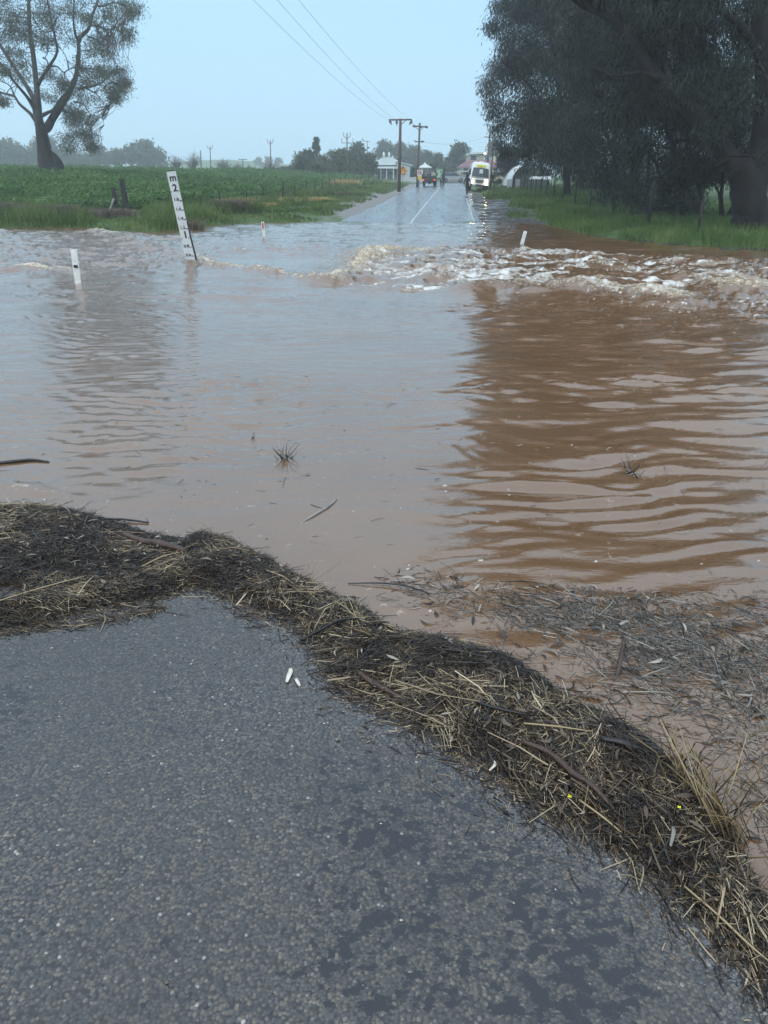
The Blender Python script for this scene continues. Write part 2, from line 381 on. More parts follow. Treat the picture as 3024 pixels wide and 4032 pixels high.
# ---- far road, wet seal rising out of the water
def road_material(name, near=False):
    m = bpy.data.materials.new(name); m.use_nodes = True; nt = m.node_tree; L = nt.links
    b = nt.nodes['Principled BSDF']
    tc = nt.nodes.new('ShaderNodeTexCoord')
    def noise(scale, detail=5, sc=(1, 1, 1), rough=.6):
        mp = nt.nodes.new('ShaderNodeMapping'); mp.inputs['Scale'].default_value = sc; L.new(tc.outputs['Object'], mp.inputs[0])
        n = nt.nodes.new('ShaderNodeTexNoise'); n.inputs['Scale'].default_value = scale; n.inputs['Detail'].default_value = detail; n.inputs['Roughness'].default_value = rough
        L.new(mp.outputs[0], n.inputs['Vector']); return n.outputs[0]
    def mrange(src, a, b_, c, d):
        n = nt.nodes.new('ShaderNodeMapRange'); n.inputs[1].default_value = a; n.inputs[2].default_value = b_; n.inputs[3].default_value = c; n.inputs[4].default_value = d
        L.new(src, n.inputs[0]); return n.outputs[0]
    def ramp_(src, stops):
        r_ = nt.nodes.new('ShaderNodeValToRGB'); e = r_.color_ramp.elements
        while len(e) < len(stops): e.new(.5)
        for k, (p, c) in enumerate(stops): e[k].position = p; e[k].color = (*c, 1)
        L.new(src, r_.inputs[0]); return r_.outputs[0]
    def math_(op, a, c):
        n = nt.nodes.new('ShaderNodeMath'); n.operation = op
        for k, s in enumerate((a, c)):
            if isinstance(s, (int, float)): n.inputs[k].default_value = s
            else: L.new(s, n.inputs[k])
        return n.outputs[0]
    def mixc(f, a, c):
        n = nt.nodes.new('ShaderNodeMix'); n.data_type = 'RGBA'; L.new(f, n.inputs['Factor'])
        for k, s in (('A', a), ('B', c)):
            if isinstance(s, tuple): n.inputs[k].default_value = (*s, 1)
            else: L.new(s, n.inputs[k])
        return n.outputs['Result']
    if not near:
        st = noise(1.0, 5, (1.1, .05, 1)); sp2 = noise(3.0, 5)
        ao = nt.nodes.new('ShaderNodeAttribute'); ao.attribute_name = 'off'
        trk = math_('SINE', math_('MULTIPLY', ao.outputs['Fac'], 4.0), 0.0)
        L.new(ramp_(math_('ADD', noise(12, 6), math_('MULTIPLY', trk, .07)), [(.3, (.045, .045, .047)), (.7, (.12, .118, .118))]), b.inputs['Base Color'])
        s = math_('ADD', math_('ADD', math_('MULTIPLY', st, .6), math_('MULTIPLY', sp2, .4)), math_('MULTIPLY', trk, .05))
        L.new(mrange(s, .38, .62, .19, .36), b.inputs['Roughness'])
        bp = nt.nodes.new('ShaderNodeBump'); bp.inputs['Distance'].default_value = .01; bp.inputs['Strength'].default_value = .2
        L.new(noise(5, 5, (1, .5, 1)), bp.inputs['Height']); L.new(bp.outputs[0], b.inputs['Normal'])
        b.inputs['Specular IOR Level'].default_value = .8
        return m
    # near seal: single stones bedded in dark bitumen, with a film of water lying in the hollows
    vo = nt.nodes.new('ShaderNodeTexVoronoi'); vo.inputs['Scale'].default_value = 112; vo.inputs['Randomness'].default_value = 1
    wv = nt.nodes.new('ShaderNodeTexNoise'); wv.inputs['Scale'].default_value = 60; wv.inputs['Detail'].default_value = 3; L.new(tc.outputs['Object'], wv.inputs['Vector'])
    vadd = nt.nodes.new('ShaderNodeVectorMath'); vadd.operation = 'MULTIPLY_ADD'; L.new(wv.outputs['Color'], vadd.inputs[0]); vadd.inputs[1].default_value = (.008, .008, .008); L.new(tc.outputs['Object'], vadd.inputs[2])
    L.new(vadd.outputs[0], vo.inputs['Vector'])
    sepc = nt.nodes.new('ShaderNodeSeparateColor'); L.new(vo.outputs['Color'], sepc.inputs[0])
    stone = ramp_(sepc.outputs[0], [(0, (.034, .034, .035)), (.3, (.058, .057, .056)), (.6, (.080, .076, .071)), (.82, (.115, .095, .072)), (.92, (.14, .115, .085)), (.993, (.17, .15, .13)), (.998, (.38, .36, .32))])
    dist = mrange(vo.outputs['Distance'], .42, .78, 0, 1)
    rec = mixc(dist, stone, (.022, .021, .022))
    big = noise(1.1, 5, (1, 1, 1))
    colr = mixc(mrange(big, .38, .66, 0, .55), rec, (.042, .040, .038))
    at = nt.nodes.new('ShaderNodeAttribute'); at.attribute_name = 'wet'
    pn = noise(25, 6, (1, 1.25, 1), .62); pn2 = noise(3.2, 3)
    pud = mrange(math_('ADD', math_('ADD', pn, math_('MULTIPLY', math_('SUBTRACT', pn2, .5), .5)), math_('MULTIPLY', at.outputs['Fac'], .145)), .655, .685, 0, 1)
    grit = nt.nodes.new('ShaderNodeAttribute'); grit.attribute_name = 'grit'
    gr = mrange(math_('ADD', noise(170, 3), math_('MULTIPLY', grit.outputs['Fac'], .20)), .68, .80, 0, 1)
    colp = mixc(pud, colr, (.012, .014, .018))
    L.new(mixc(gr, colp, (.16, .16, .165)), b.inputs['Base Color'])
    L.new(math_('ADD', mrange(pud, 0, 1, .30, .05), math_('MULTIPLY', mrange(big, .3, .7, -.06, .10), math_('SUBTRACT', 1.0, pud))), b.inputs['Roughness'])
    hgt = math_('ADD', math_('MULTIPLY', vo.outputs['Distance'], -1.0), math_('MULTIPLY', sepc.outputs[1], .5))
    bp = nt.nodes.new('ShaderNodeBump'); bp.inputs['Distance'].default_value = .004
    L.new(hgt, bp.inputs['Height']); L.new(mrange(pud, 0, 1, .5, .02), bp.inputs['Strength']); L.new(bp.outputs[0], b.inputs['Normal'])
    b.inputs['Specular IOR Level'].default_value = .5
    return m
M['road_far'] = road_material('wet_road_seal')
M['road_near'] = road_material('near_road_seal', True)
M['line'] = mat('road_line_paint', (.40, .41, .41), .3, var=.4, scale=3)
def strip(o0, o1, y0, y1, dz, ny=120, nx=14, extra=None):
    ts = np.linspace(0, 1, nx); yy = np.linspace(y0, y1, ny)
    T, Yg = np.meshgrid(ts, yy); a = o0(yy)[:, None] if callable(o0) else o0; c = o1(yy)[:, None] if callable(o1) else o1
    off = a + (c - a) * T; Xg = xc(Yg) + off
    crown = .05 * (1 - (off / 3.6) ** 2)
    Zg = plane_z(Yg) + np.where(Yg < 38, (Yg - 38) * .035, 0) + crown * .7 + dz - .02
    i = np.arange(ny - 1)[:, None] * nx + np.arange(nx - 1)[None, :]
    return np.stack([Xg, Yg, Zg], -1).reshape(-1, 3), np.stack([i, i + 1, i + nx + 1, i + nx], -1).reshape(-1, 4)
wig = lambda yy, s, a: (vnoise(yy * .35, yy * 0 + s, 5) - .5) * a + (vnoise(yy * 1.7, yy * 0 + s, 6) - .5) * a * .4
V, Q = strip(lambda yy: -3.35 + wig(yy, 1.5, .5), lambda yy: 3.3 + wig(yy, 7.5, .4), 30, 131, .05, 200)
road = tag(mesh_np('road', V, Q, M['road_far'], attrs={'off': V[:, 0] - xc(V[:, 1])}, smooth_=True), 'wet grey country road rising out of the flood', kind='structure')
V, Q = strip(-.05, .05, 36, 128, .056, 120, 2)
mesh_np('centre_line', V, Q, M['line'], road)
V, Q = strip(lambda yy: 2.90 + .2 * wig(yy, 3.5, .5), lambda yy: 2.98 + .2 * wig(yy, 3.5, .5), 36, 66, .056, 120, 2)
mesh_np('edge_line', V, Q, M['line'], road)
# side road across the end and gravel driveway on the left
mb = MB(); mb.add([(-40, 128.5, 1.78), (60, 128.5, 1.78), (60, 136, 1.90), (-40, 136, 1.90)], [(0, 1, 2, 3)])
tag(mb.build('crossroad', M['road_far']), 'pale wet road crossing at the far end', kind='structure')

# ---- near road under the camera, with the flood edge along the debris line
OUT = px([(-900, 2010), (-400, 1985), (0, 1995), (200, 2000), (400, 2045), (620, 2120), (720, 2135), (800, 2095), (900, 2130), (1000, 2175), (1100, 2240), (1250, 2310), (1400, 2390), (1560, 2490), (1800, 2535), (2010, 2590), (2150, 2690), (2300, 2790), (2480, 2880), (2650, 2990), (2780, 3150), (2890, 3330), (2990, 3500), (3060, 3620)])
INN = px([(-900, 2560), (-400, 2520), (0, 2490), (150, 2465), (300, 2425), (500, 2385), (700, 2335), (790, 2300), (900, 2340), (1000, 2400), (1130, 2440), (1250, 2530), (1330, 2670), (1450, 2750), (1600, 2830), (1750, 2910), (1900, 3010), (2050, 3130), (2220, 3230), (2450, 3330), (2670, 3520), (2880, 3710), (3060, 3890), (3170, 4010)])
NEAR_LAND = [(-60, 3.3), (-6, 3.2)] + OUT + [(1.6, .7), (3, -.6), (8, -5), (40, -12), (40, -60), (-60, -60)]
def nz_(x, y):
    sd = poly_sd(x, y, NEAR_LAND)
    return np.where(sd > 0, .004 + .012 * sd - .0 * sd, .08 * sd).clip(-.5, .12)
xs = np.unique(np.concatenate([-stretch(5, 60, 20, 2)[::-1], np.linspace(-5, 3, 110), stretch(3, 40, 20, 2)]))
ys = np.unique(np.concatenate([-stretch(2, 60, 20, 2)[::-1], np.linspace(-2, 5, 110)]))
X, Y, Q = grid_mesh(xs, ys); Z = nz_(X, Y)
P_WET = px([(1150, 2960), (1500, 2900), (1900, 3080), (2400, 3480), (2900, 4100), (1000, 4100), (1250, 3500)])
P_WET2 = px([(-200, 2560), (250, 2500), (300, 2620), (100, 3000), (-300, 3100)])
wet = smooth((poly_sd(X, Y, P_WET) + .06) / .16) + .8 * smooth((poly_sd(X, Y, P_WET2) + .06) / .2)
dI, _ = line_d(X, Y, INN)
grit = smooth((.26 - dI) / .26) * (poly_sd(X, Y, INN + [(-60, -60), (-60, 3)]) > -9)
nroad = mesh_np('road', np.stack([X, Y, Z], -1).reshape(-1, 3), Q, M['road_near'], attrs={'wet': wet.ravel(), 'grit': grit.ravel()}, smooth_=True)
tag(nroad, 'coarse grey chip seal road in the foreground below the debris', kind='structure')

# ------------------------------------------------------------------ flood water
def water_material():
    m = bpy.data.materials.new('muddy_flood_water'); m.use_nodes = True; nt = m.node_tree; L = nt.links
    b = nt.nodes['Principled BSDF']; b.inputs['IOR'].default_value = 1.75
    tc = nt.nodes.new('ShaderNodeTexCoord')
    def noise(scale, detail=4, sc=(1, 1, 1), rough=.6):
        mp = nt.nodes.new('ShaderNodeMapping'); mp.inputs['Scale'].default_value = sc; L.new(tc.outputs['Object'], mp.inputs[0])
        n = nt.nodes.new('ShaderNodeTexNoise'); n.inputs['Scale'].default_value = scale; n.inputs['Detail'].default_value = detail; n.inputs['Roughness'].default_value = rough
        L.new(mp.outputs[0], n.inputs['Vector']); return n.outputs[0]
    def mrange(src, a, b_, c, d):
        n = nt.nodes.new('ShaderNodeMapRange'); n.inputs[1].default_value = a; n.inputs[2].default_value = b_; n.inputs[3].default_value = c; n.inputs[4].default_value = d
        L.new(src, n.inputs[0]); return n.outputs[0]
    def math_(op, a, c):
        n = nt.nodes.new('ShaderNodeMath'); n.operation = op
        for k, s in enumerate((a, c)):
            if isinstance(s, (int, float)): n.inputs[k].default_value = s
            else: L.new(s, n.inputs[k])
        return n.outputs[0]
    def mixc(f, a, c):
        n = nt.nodes.new('ShaderNodeMix'); n.data_type = 'RGBA'; L.new(f, n.inputs['Factor'])
        for k, s in (('A', a), ('B', c)):
            if isinstance(s, tuple): n.inputs[k].default_value = (*s, 1)
            else: L.new(s, n.inputs[k])
        return n.outputs['Result']
    def ramp_(src, stops):
        r_ = nt.nodes.new('ShaderNodeValToRGB'); e = r_.color_ramp.elements
        while len(e) < len(stops): e.new(.5)
        for k, (p, c) in enumerate(stops): e[k].position = p; e[k].color = (*c, 1)
        L.new(src, r_.inputs[0]); return r_.outputs[0]
    base = mixc(mrange(noise(.5, 4), .3, .7, 0, 1), (.118, .062, .029), (.158, .090, .047))
    fo = nt.nodes.new('ShaderNodeAttribute'); fo.attribute_name = 'foam'
    fr = nt.nodes.new('ShaderNodeAttribute'); fr.attribute_name = 'froth'
    fmask = mrange(math_('ADD', fo.outputs['Fac'], math_('ADD', math_('MULTIPLY', math_('SUBTRACT', noise(5, 6, (.9, .9, 1), .68), .5), 1.1), math_('MULTIPLY', math_('SUBTRACT', noise(21, 5, (.8, .7, 1), .7), .5), .7))), .34, 1.02, 0, 1)
    fn = noise(11, 6, (1, 1, 1), .7); rmask = mrange(math_('ADD', fr.outputs['Fac'], math_('MULTIPLY', math_('SUBTRACT', fn, .5), 3.2)), .40, 1.0, 0, 1)
    c1 = mixc(rmask, base, ramp_(noise(19, 5, (1, 1, 1), .7), [(.3, (.26, .175, .095)), (.5, (.46, .36, .23)), (.68, (.78, .72, .6))])); c2 = mixc(fmask, c1, ramp_(fmask, [(.15, (.32, .245, .165)), (.55, (.48, .43, .36)), (.95, (.64, .63, .60))]))
    L.new(c2, b.inputs['Base Color'])
    mx = math_('MAXIMUM', fmask, math_('MULTIPLY', rmask, .8))
    L.new(mrange(mx, 0, 1, .05, .5), b.inputs['Roughness'])
    bp = nt.nodes.new('ShaderNodeBump'); bp.inputs['Distance'].default_value = .012
    rip = nt.nodes.new('ShaderNodeAttribute'); rip.attribute_name = 'chop'
    L.new(math_('ADD', math_('ADD', noise(8, 4, (.7, 1.6, 1)), math_('MULTIPLY', noise(24, 3, (.6, 1.7, 1)), .30)), math_('MULTIPLY', mx, math_('MULTIPLY', noise(26, 4), 2.0))), bp.inputs['Height'])
    L.new(rip.outputs['Fac'], bp.inputs['Strength']); L.new(bp.outputs[0], b.inputs['Normal'])
    return m
ny, nx = 680, 760
yw = np.exp(np.linspace(math.log(.62), math.log(46), ny))
sc_ = np.linspace(-1, 1, nx); sk = stretch(1, 9, 16, 2)[1:]
sc_ = np.concatenate([-sk[::-1], sc_, sk]); nx = len(sc_)
S, Y = np.meshgrid(sc_, yw); X = S * (.60 * Y + 1.3)
i = np.arange(ny - 1)[:, None] * nx + np.arange(nx - 1)[None, :]
Q = np.stack([i, i + 1, i + nx + 1, i + nx], -1).reshape(-1, 4)
def pm(pts, soft, z=0.0): return smooth((poly_sd(X, Y, px(pts, z)) + soft) / (2 * soft))
rapid = pm([(1230, 1110), (1380, 1060), (1440, 1000), (1500, 985), (1750, 985), (2100, 985), (2500, 1000), (3100, 1030), (3500, 1080), (3500, 1260), (2700, 1225), (2300, 1170), (1950, 1150), (1500, 1150)], .7)
left_rapid = pm([(-900, 915), (0, 905), (450, 912), (720, 930), (900, 960), (1300, 960), (1400, 1000), (900, 1000), (740, 1050), (300, 1080), (-900, 1100)], .9)
glass = pm([(800, 1010), (1350, 1000), (1250, 1085), (1000, 1045)], .6)
RIDGE = px([(760, 1022), (840, 1045), (980, 1062), (1100, 1078), (1210, 1098), (1300, 1102), (1390, 1072), (1430, 1030), (1470, 995), (1560, 985), (1680, 988), (1800, 978)])
dR, tR = line_d(X, Y, RIDGE)
RIDGE2 = px([(1850, 1150), (1950, 1140), (2150, 1165), (2400, 1150), (2600, 1185)]); d2, t2 = line_d(X, Y, RIDGE2)
RIDGE3 = px([(2780, 1165), (2860, 1140), (2960, 1150), (3060, 1165)]); d3, t3 = line_d(X, Y, RIDGE3)
RIDGE4 = px([(-200, 1052), (0, 1055), (120, 1060), (250, 1068), (420, 1082)]); d4, t4 = line_d(X, Y, RIDGE4)
RIDGE5 = px([(330, 925), (380, 912), (450, 932), (620, 960)]); d5, t5 = line_d(X, Y, RIDGE5)
RIDGE6 = px([(-120, 1890), (0, 1900), (150, 1935), (300, 1960)]); d6, t6 = line_d(X, Y, RIDGE6)
RIDGE7 = px([(1800, 2395), (1560, 2400), (1480, 2375), (1440, 2360)]); d7, t7 = line_d(X, Y, RIDGE7)
# waves: many small trains, crests lying mostly across the view
WXn = X + (fbm(X * .9, Y * .9, 121, 3) - .5) * .55; WYn = Y + (fbm(X * .7 + 5, Y * .7, 125, 3) - .5) * .55
def waves(n, lam0, lam1, dir0, spread, seed, pw=1.0):
    r_ = np.random.default_rng(seed); h = np.zeros(X.shape)
    for k in range(n):
        lam = lam0 * (lam1 / lam0) ** r_.random(); th = dir0 + r_.normal() * spread; kk = 2 * math.pi / lam
        ph = kk * (WXn * math.cos(th) + WYn * math.sin(th)) + r_.random() * 6.28
        h += np.sin(ph) * lam ** pw
    return h / (math.sqrt(n) * ((lam0 * lam1) ** .5) ** pw)
patch = lambda s, sc2, se: fbm(X * sc2, Y * sc2 * s, se, 3)
calm_n = np.exp(-((Y - 3.2) / 2.2) ** 2)
h = np.zeros(X.shape)
near_amp = .0085 * smooth((Y - 1.0) / 3) * (1 - .35 * smooth((Y - 9) / 8)) * (.45 + 1.1 * smooth((X + .3) / 1.2))
rightw = smooth((X - .10 * Y + .25) / 1.0); calm = 1 - .75 * np.exp(-(((X + .35 - .02 * Y) / .8) ** 2 + ((Y - 3.6) / 1.9) ** 2))
h += .45 * near_amp * waves(14, .40, .9, math.pi / 2 + .12, .20, 1) * (.5 + patch(1.3, .7, 40))
h += (.0030 + .0064 * rightw) * calm * smooth((Y - 1.6) / 1.6) * waves(26, .11, .40, math.pi / 2 + .08, .17, 101, .9) * (.45 + 1.0 * smooth((patch(1.6, .8, 140) - .30) / .35))
h += .0042 * smooth((Y - 2.6) / 4) * waves(26, .10, .26, math.pi / 2 - .15, .42, 2) * calm * (.25 + 1.5 * smooth((patch(1.5, .6, 44) - .35) / .4))
h += .0085 * rightw * smooth((Y - 4.5) / 3) * waves(20, .28, .75, math.pi / 2 + .1, .26, 111, .9) * (.3 + 1.1 * smooth((patch(1.4, .5, 150) - .32) / .3)) * (1 - rapid)
h += .016 * smooth((Y - 8) / 6) * waves(22, .5, 1.4, math.pi / 2 - .25, .5, 3) * (.4 + patch(1.2, .35, 48)) * (1 - .8 * glass)
h += .010 * left_rapid * waves(20, .25, .8, 1.2, .7, 4)
turb = (fbm(X * 1.0, Y * 1.3, 60, 5, .55) - .5); turb2 = np.abs(fbm(X * 1.4 + 4, Y * 1.7, 66, 5, .55) - .5) * 2
rough_s = fbm(X * 3.2, Y * 4.0, 181, 5, .62) - .5
h += rapid * (.40 * turb + .10 * (.6 - turb2) + .16 * rough_s) * .72 + left_rapid * .10 * rough_s
h += left_rapid * (.30 * turb + .07 * (.5 - turb2)) * .6
fine = fbm(X * 5, Y * 5, 70, 4, .6)
rmod = .4 + 1.2 * fbm(X * 1.6, Y * 1.6, 73, 3)
rw = np.interp(tR, [0, .1, .3, .5, .62, .72, .8, .9, 1], [.16, .10, .12, .08, .11, .15, .16, .12, .08])
ridge = np.exp(-(dR / np.interp(tR, [0, .5, .7, 1], [.22, .25, .5, .35])) ** 2)
vfine = fbm(X * 11, Y * 11, 170, 3, .6)
broad = np.exp(-(dR / np.interp(tR, [0, .5, .7, 1], [.35, .45, 1.0, .8])) ** 2)
h += ridge * rw * rmod * (.25 + .9 * fine + .5 * (vfine - .4)) + broad * np.interp(tR, [0, .5, .65, 1], [.03, .03, .10, .07]) * ((fine - .45) * 1.3 + (vfine - .5) * .8)
h += np.exp(-(d2 / .5) ** 2) * .12 * rmod + np.exp(-(d3 / .55) ** 2) * .17 * np.sin(np.pi * t3.clip(.02, .98)) + np.exp(-(d4 / .22) ** 2) * .09 * rmod * np.sin(np.pi * t4.clip(.02, .98)) + np.exp(-(d5 / .45) ** 2) * .10 * rmod * np.sin(np.pi * t5.clip(.02, .98))
h += np.exp(-(d6 / .06) ** 2) * .012 * (.6 + .8 * fine) + np.exp(-(d7 / .035) ** 2) * .012 * np.sin(np.pi * t7.clip(0, 1))
h -= .06 * glass
h *= smooth((poly_sd(X, Y, NEAR_LAND) * -1 + .02) / .35) * .92 + .08
h *= 1 - .85 * smooth((Y - 33) / 6)
# foam: streaks drawn out along the current, blobs below the fall, lacy patches
wx = (fbm(X * .5, Y * .9, 80, 3) - .5) * 3; wy = (fbm(X * .5 + 9, Y * .9, 83, 3) - .5) * 1.2
streak = fbm(X * 1.25 + wx, Y * 2.6 + wy * 1.2, 86, 6, .62)
lace = np.abs(fbm(X * 1.5 + wx, Y * 3.2 + wy, 90, 5, .6) - .5) * 2
blob = fbm(X * 9, Y * 15, 94, 3, .6)
foam = rapid * (.85 * smooth((streak - .45) / .10) * (.55 + .55 * fine) + .50 * smooth((.10 - lace) / .10))
foam *= np.interp(X, [-2, 0, 3, 6, 12], [.85, 1.0, 1.05, .95, .8])
foam += left_rapid * .72 * smooth((.085 - lace) / .08) * smooth((streak - .40) / .1)
drift = pm([(1850, 1140), (2300, 1150), (3100, 1200), (3500, 1260), (3200, 1420), (2500, 1330), (1900, 1260)], .8)
foam += drift * .5 * smooth((blob - .66) / .06) + .9 * smooth((fbm(X * 24, Y * 24, 99, 2) - .915) / .015) * smooth((Y - 1.5) / 1) * smooth((9 - Y) / 4)
foam *= 1 - .8 * np.exp(-(d3 / .7) ** 2)
foam += .5 * np.exp(-(d3 / .12) ** 2) * smooth((h - .10) / .1)
froth = np.maximum(ridge, broad * .62) * np.interp(tR, [0, .1, .5, .6, .7, .85, 1], [.6, .75, .7, .85, 1.0, .9, .7]) * (.5 + .8 * fine)
froth += rapid * .8 * smooth((h - .07) / .10) + left_rapid * .65 * smooth((h - .06) / .08) + np.exp(-(d4 / .16) ** 2) * .7 * rmod * np.sin(np.pi * t4.clip(.02, .98)) + np.exp(-(d5 / .3) ** 2) * .3 * rmod * fine
froth += np.exp(-(d6 / .05) ** 2) * .42 * fine + np.exp(-(d7 / .05) ** 2) * .35
chop = .20 + .16 * rightw + .42 * smooth((Y - 7) / 8) + .5 * rapid + .2 * left_rapid - .3 * glass - .0 * calm_n
wz = h
water = mesh_np('flood_water', np.stack([X, Y, wz], -1).reshape(-1, 3), Q, water_material(), attrs={'foam': foam.ravel().clip(0, 1.2), 'froth': froth.ravel().clip(0, 1.2), 'chop': chop.ravel().clip(.02, 1)}, smooth_=True)
tag(water, 'brown flood water flowing across the road with white rapids', kind='structure')
WY, WX, WS = yw, None, sc_
def water_z(x, y):
    iy = int(np.clip(np.searchsorted(yw, y), 0, ny - 1)); s = x / (.60 * yw[iy] + 1.3); ix = int(np.clip(np.searchsorted(sc_, s), 0, nx - 1))
    return float(wz[iy, ix])
# spray thrown up along the breaking ridge: small droplets and froth flecks
n = 3500; tt = rng.random(n) ** .8; P = np.array(RIDGE); seg = (.55 + .28 * rng.random(n)) * (len(P) - 1); k = seg.astype(int); fr_ = seg - k
c = P[k] + (P[np.minimum(k + 1, len(P) - 1)] - P[k]) * fr_[:, None]
c = c + rng.normal(size=(n, 2)) * np.array([.50, .60]); zz = np.array([water_z(a, b_) for a, b_ in c]) + np.abs(rng.normal(size=n)) * .035 + .0
r0 = .002 + .007 * rng.random(n) ** 3
oct_ = np.array([(1, 0, 0), (-1, 0, 0), (0, 1, 0), (0, -1, 0), (0, 0, 1), (0, 0, -1)], float); of = np.array([(0, 2, 4), (2, 1, 4), (1, 3, 4), (3, 0, 4), (2, 0, 5), (1, 2, 5), (3, 1, 5), (0, 3, 5)])
V = (np.column_stack([c, zz])[:, None, :] + oct_[None] * r0[:, None, None] * (1 + .6 * rng.random((n, 6, 1)))).reshape(-1, 3)
Qs = (np.arange(n)[:, None, None] * 6 + of[None]).reshape(-1, 3)
M['froth'] = leafmat('froth', [(.42, .33, .2), (.6, .5, .36), (.75, .68, .55)], trans=.2, rough=.4)
tag(mesh_np('spray', V, Qs, M['froth'], attrs={'rnd': np.repeat(rng.random(n), 6)}, smooth_=True), 'tan spray and froth thrown up by the breaking ridge of water', kind='stuff')
# ------------------------------------------------------------------ vegetation
def unit(a): return a / (np.linalg.norm(a, axis=-1, keepdims=True) + 1e-9)
def leaf_quads(c, d, L, W, rg):
    """diamond leaves: centre of base c, direction d, length L, width W"""
    n = len(c); side = unit(np.cross(d, rg.normal(size=(n, 3))))
    L = np.asarray(L).reshape(-1, 1) * np.ones((n, 1)); W = np.asarray(W).reshape(-1, 1) * np.ones((n, 1))
    mid = c + d * L * .45
    V = np.stack([c, mid - side * W / 2, c + d * L, mid + side * W / 2], 1).reshape(-1, 3)
    Q = np.arange(n * 4).reshape(-1, 4)
    return V, Q
def crown(cl, tufts, lv, L, W, rg, droop=.8, tr=.35, shell=.35):
    """cl: list of (centre, radii). Leaf tufts through every cluster, more towards its outside"""
    C = np.array([c for c, r_ in cl], float); Rr = np.array([r_ for c, r_ in cl], float)
    n = len(C) * tufts
    k = np.repeat(np.arange(len(C)), tufts)
    dv = unit(rg.normal(size=(n, 3))) * (shell + (1 - shell) * rg.random((n, 1)))
    T = C[k] + dv * Rr[k]
    kk = np.repeat(np.arange(n), lv); m = len(kk)
    off = rg.normal(size=(m, 3)) * tr * np.array([1, 1, .75])
    P = T[kk] + off
    d = rg.normal(size=(m, 3)) * .55 + unit(off) * .35; d[:, 2] -= droop; d = unit(d)
    V, Q = leaf_quads(P, d, L * (.6 + .8 * rg.random(m)), W * (.7 + .6 * rg.random(m)), rg)
    tone = np.repeat(rg.random(len(C)) * .3 + .0, tufts)[kk] + rg.random(n)[kk] * .35 + rg.random(m) * .35
    return V, Q, np.repeat(tone, 4), T
def wob(p, q, n, amp, rg):
    p, q = np.array(p, float), np.array(q, float); out = [p]
    Ln = np.linalg.norm(q - p)
    for i in range(1, n):
        out.append(p + (q - p) * i / n + rg.normal(size=3) * amp * Ln)
    out.append(q); return [tuple(o) for o in out]
def spl(P, sub=4):
    """catmull-rom through points"""
    P = [np.array(p, float) for p in P]; P = [2 * P[0] - P[1]] + P + [2 * P[-1] - P[-2]]; out = []
    for i in range(1, len(P) - 2):
        for s in range(sub):
            t = s / sub
            out.append(.5 * ((2 * P[i]) + (-P[i - 1] + P[i + 1]) * t + (2 * P[i - 1] - 5 * P[i] + 4 * P[i + 1] - P[i + 2]) * t * t + (-P[i - 1] + 3 * P[i] - 3 * P[i + 1] + P[i + 2]) * t ** 3))
    out.append(P[-2]); return out
def rint(rs, n): return list(np.interp(np.linspace(0, 1, n), np.linspace(0, 1, len(rs)), rs))

M['leaf_gum'] = leafmat('gum_leaves', [(.035, .045, .028), (.07, .085, .05), (.11, .12, .075)], trans=.25)
M['leaf_dark'] = leafmat('dark_leaves', [(.010, .016, .014), (.021, .031, .024), (.042, .053, .041)], trans=.1, rough=.5, spec=.25)
M['leaf_far'] = leafmat('far_leaves', [(.03, .045, .022), (.06, .08, .04), (.085, .105, .055)], trans=.1)
M['bark_dark'] = mat('dark_bark', (.013, .012, .013), .9, var=.5, scale=3, bump=.9, bscale=9, sx=(1, 1, .35))
M['bark_pale'] = mat('smooth_pale_bark', (.14, .13, .115), .8, var=.45, scale=1.6, bump=.3, bscale=10, base2=(.2, .185, .165), sx=(1, 1, .5))
M['bark_grey'] = mat('grey_bark', (.07, .062, .056), .85, var=.4, scale=3, bump=.5, sx=(1, 1, .4))
M['bare'] = mat('bare_twigs', (.13, .115, .10), .9)

def at_y(pts, y, dy=None):
    return [aty(u, v, y + (dy[i] if dy is not None else 0)) for i, (u, v) in enumerate(pts)]

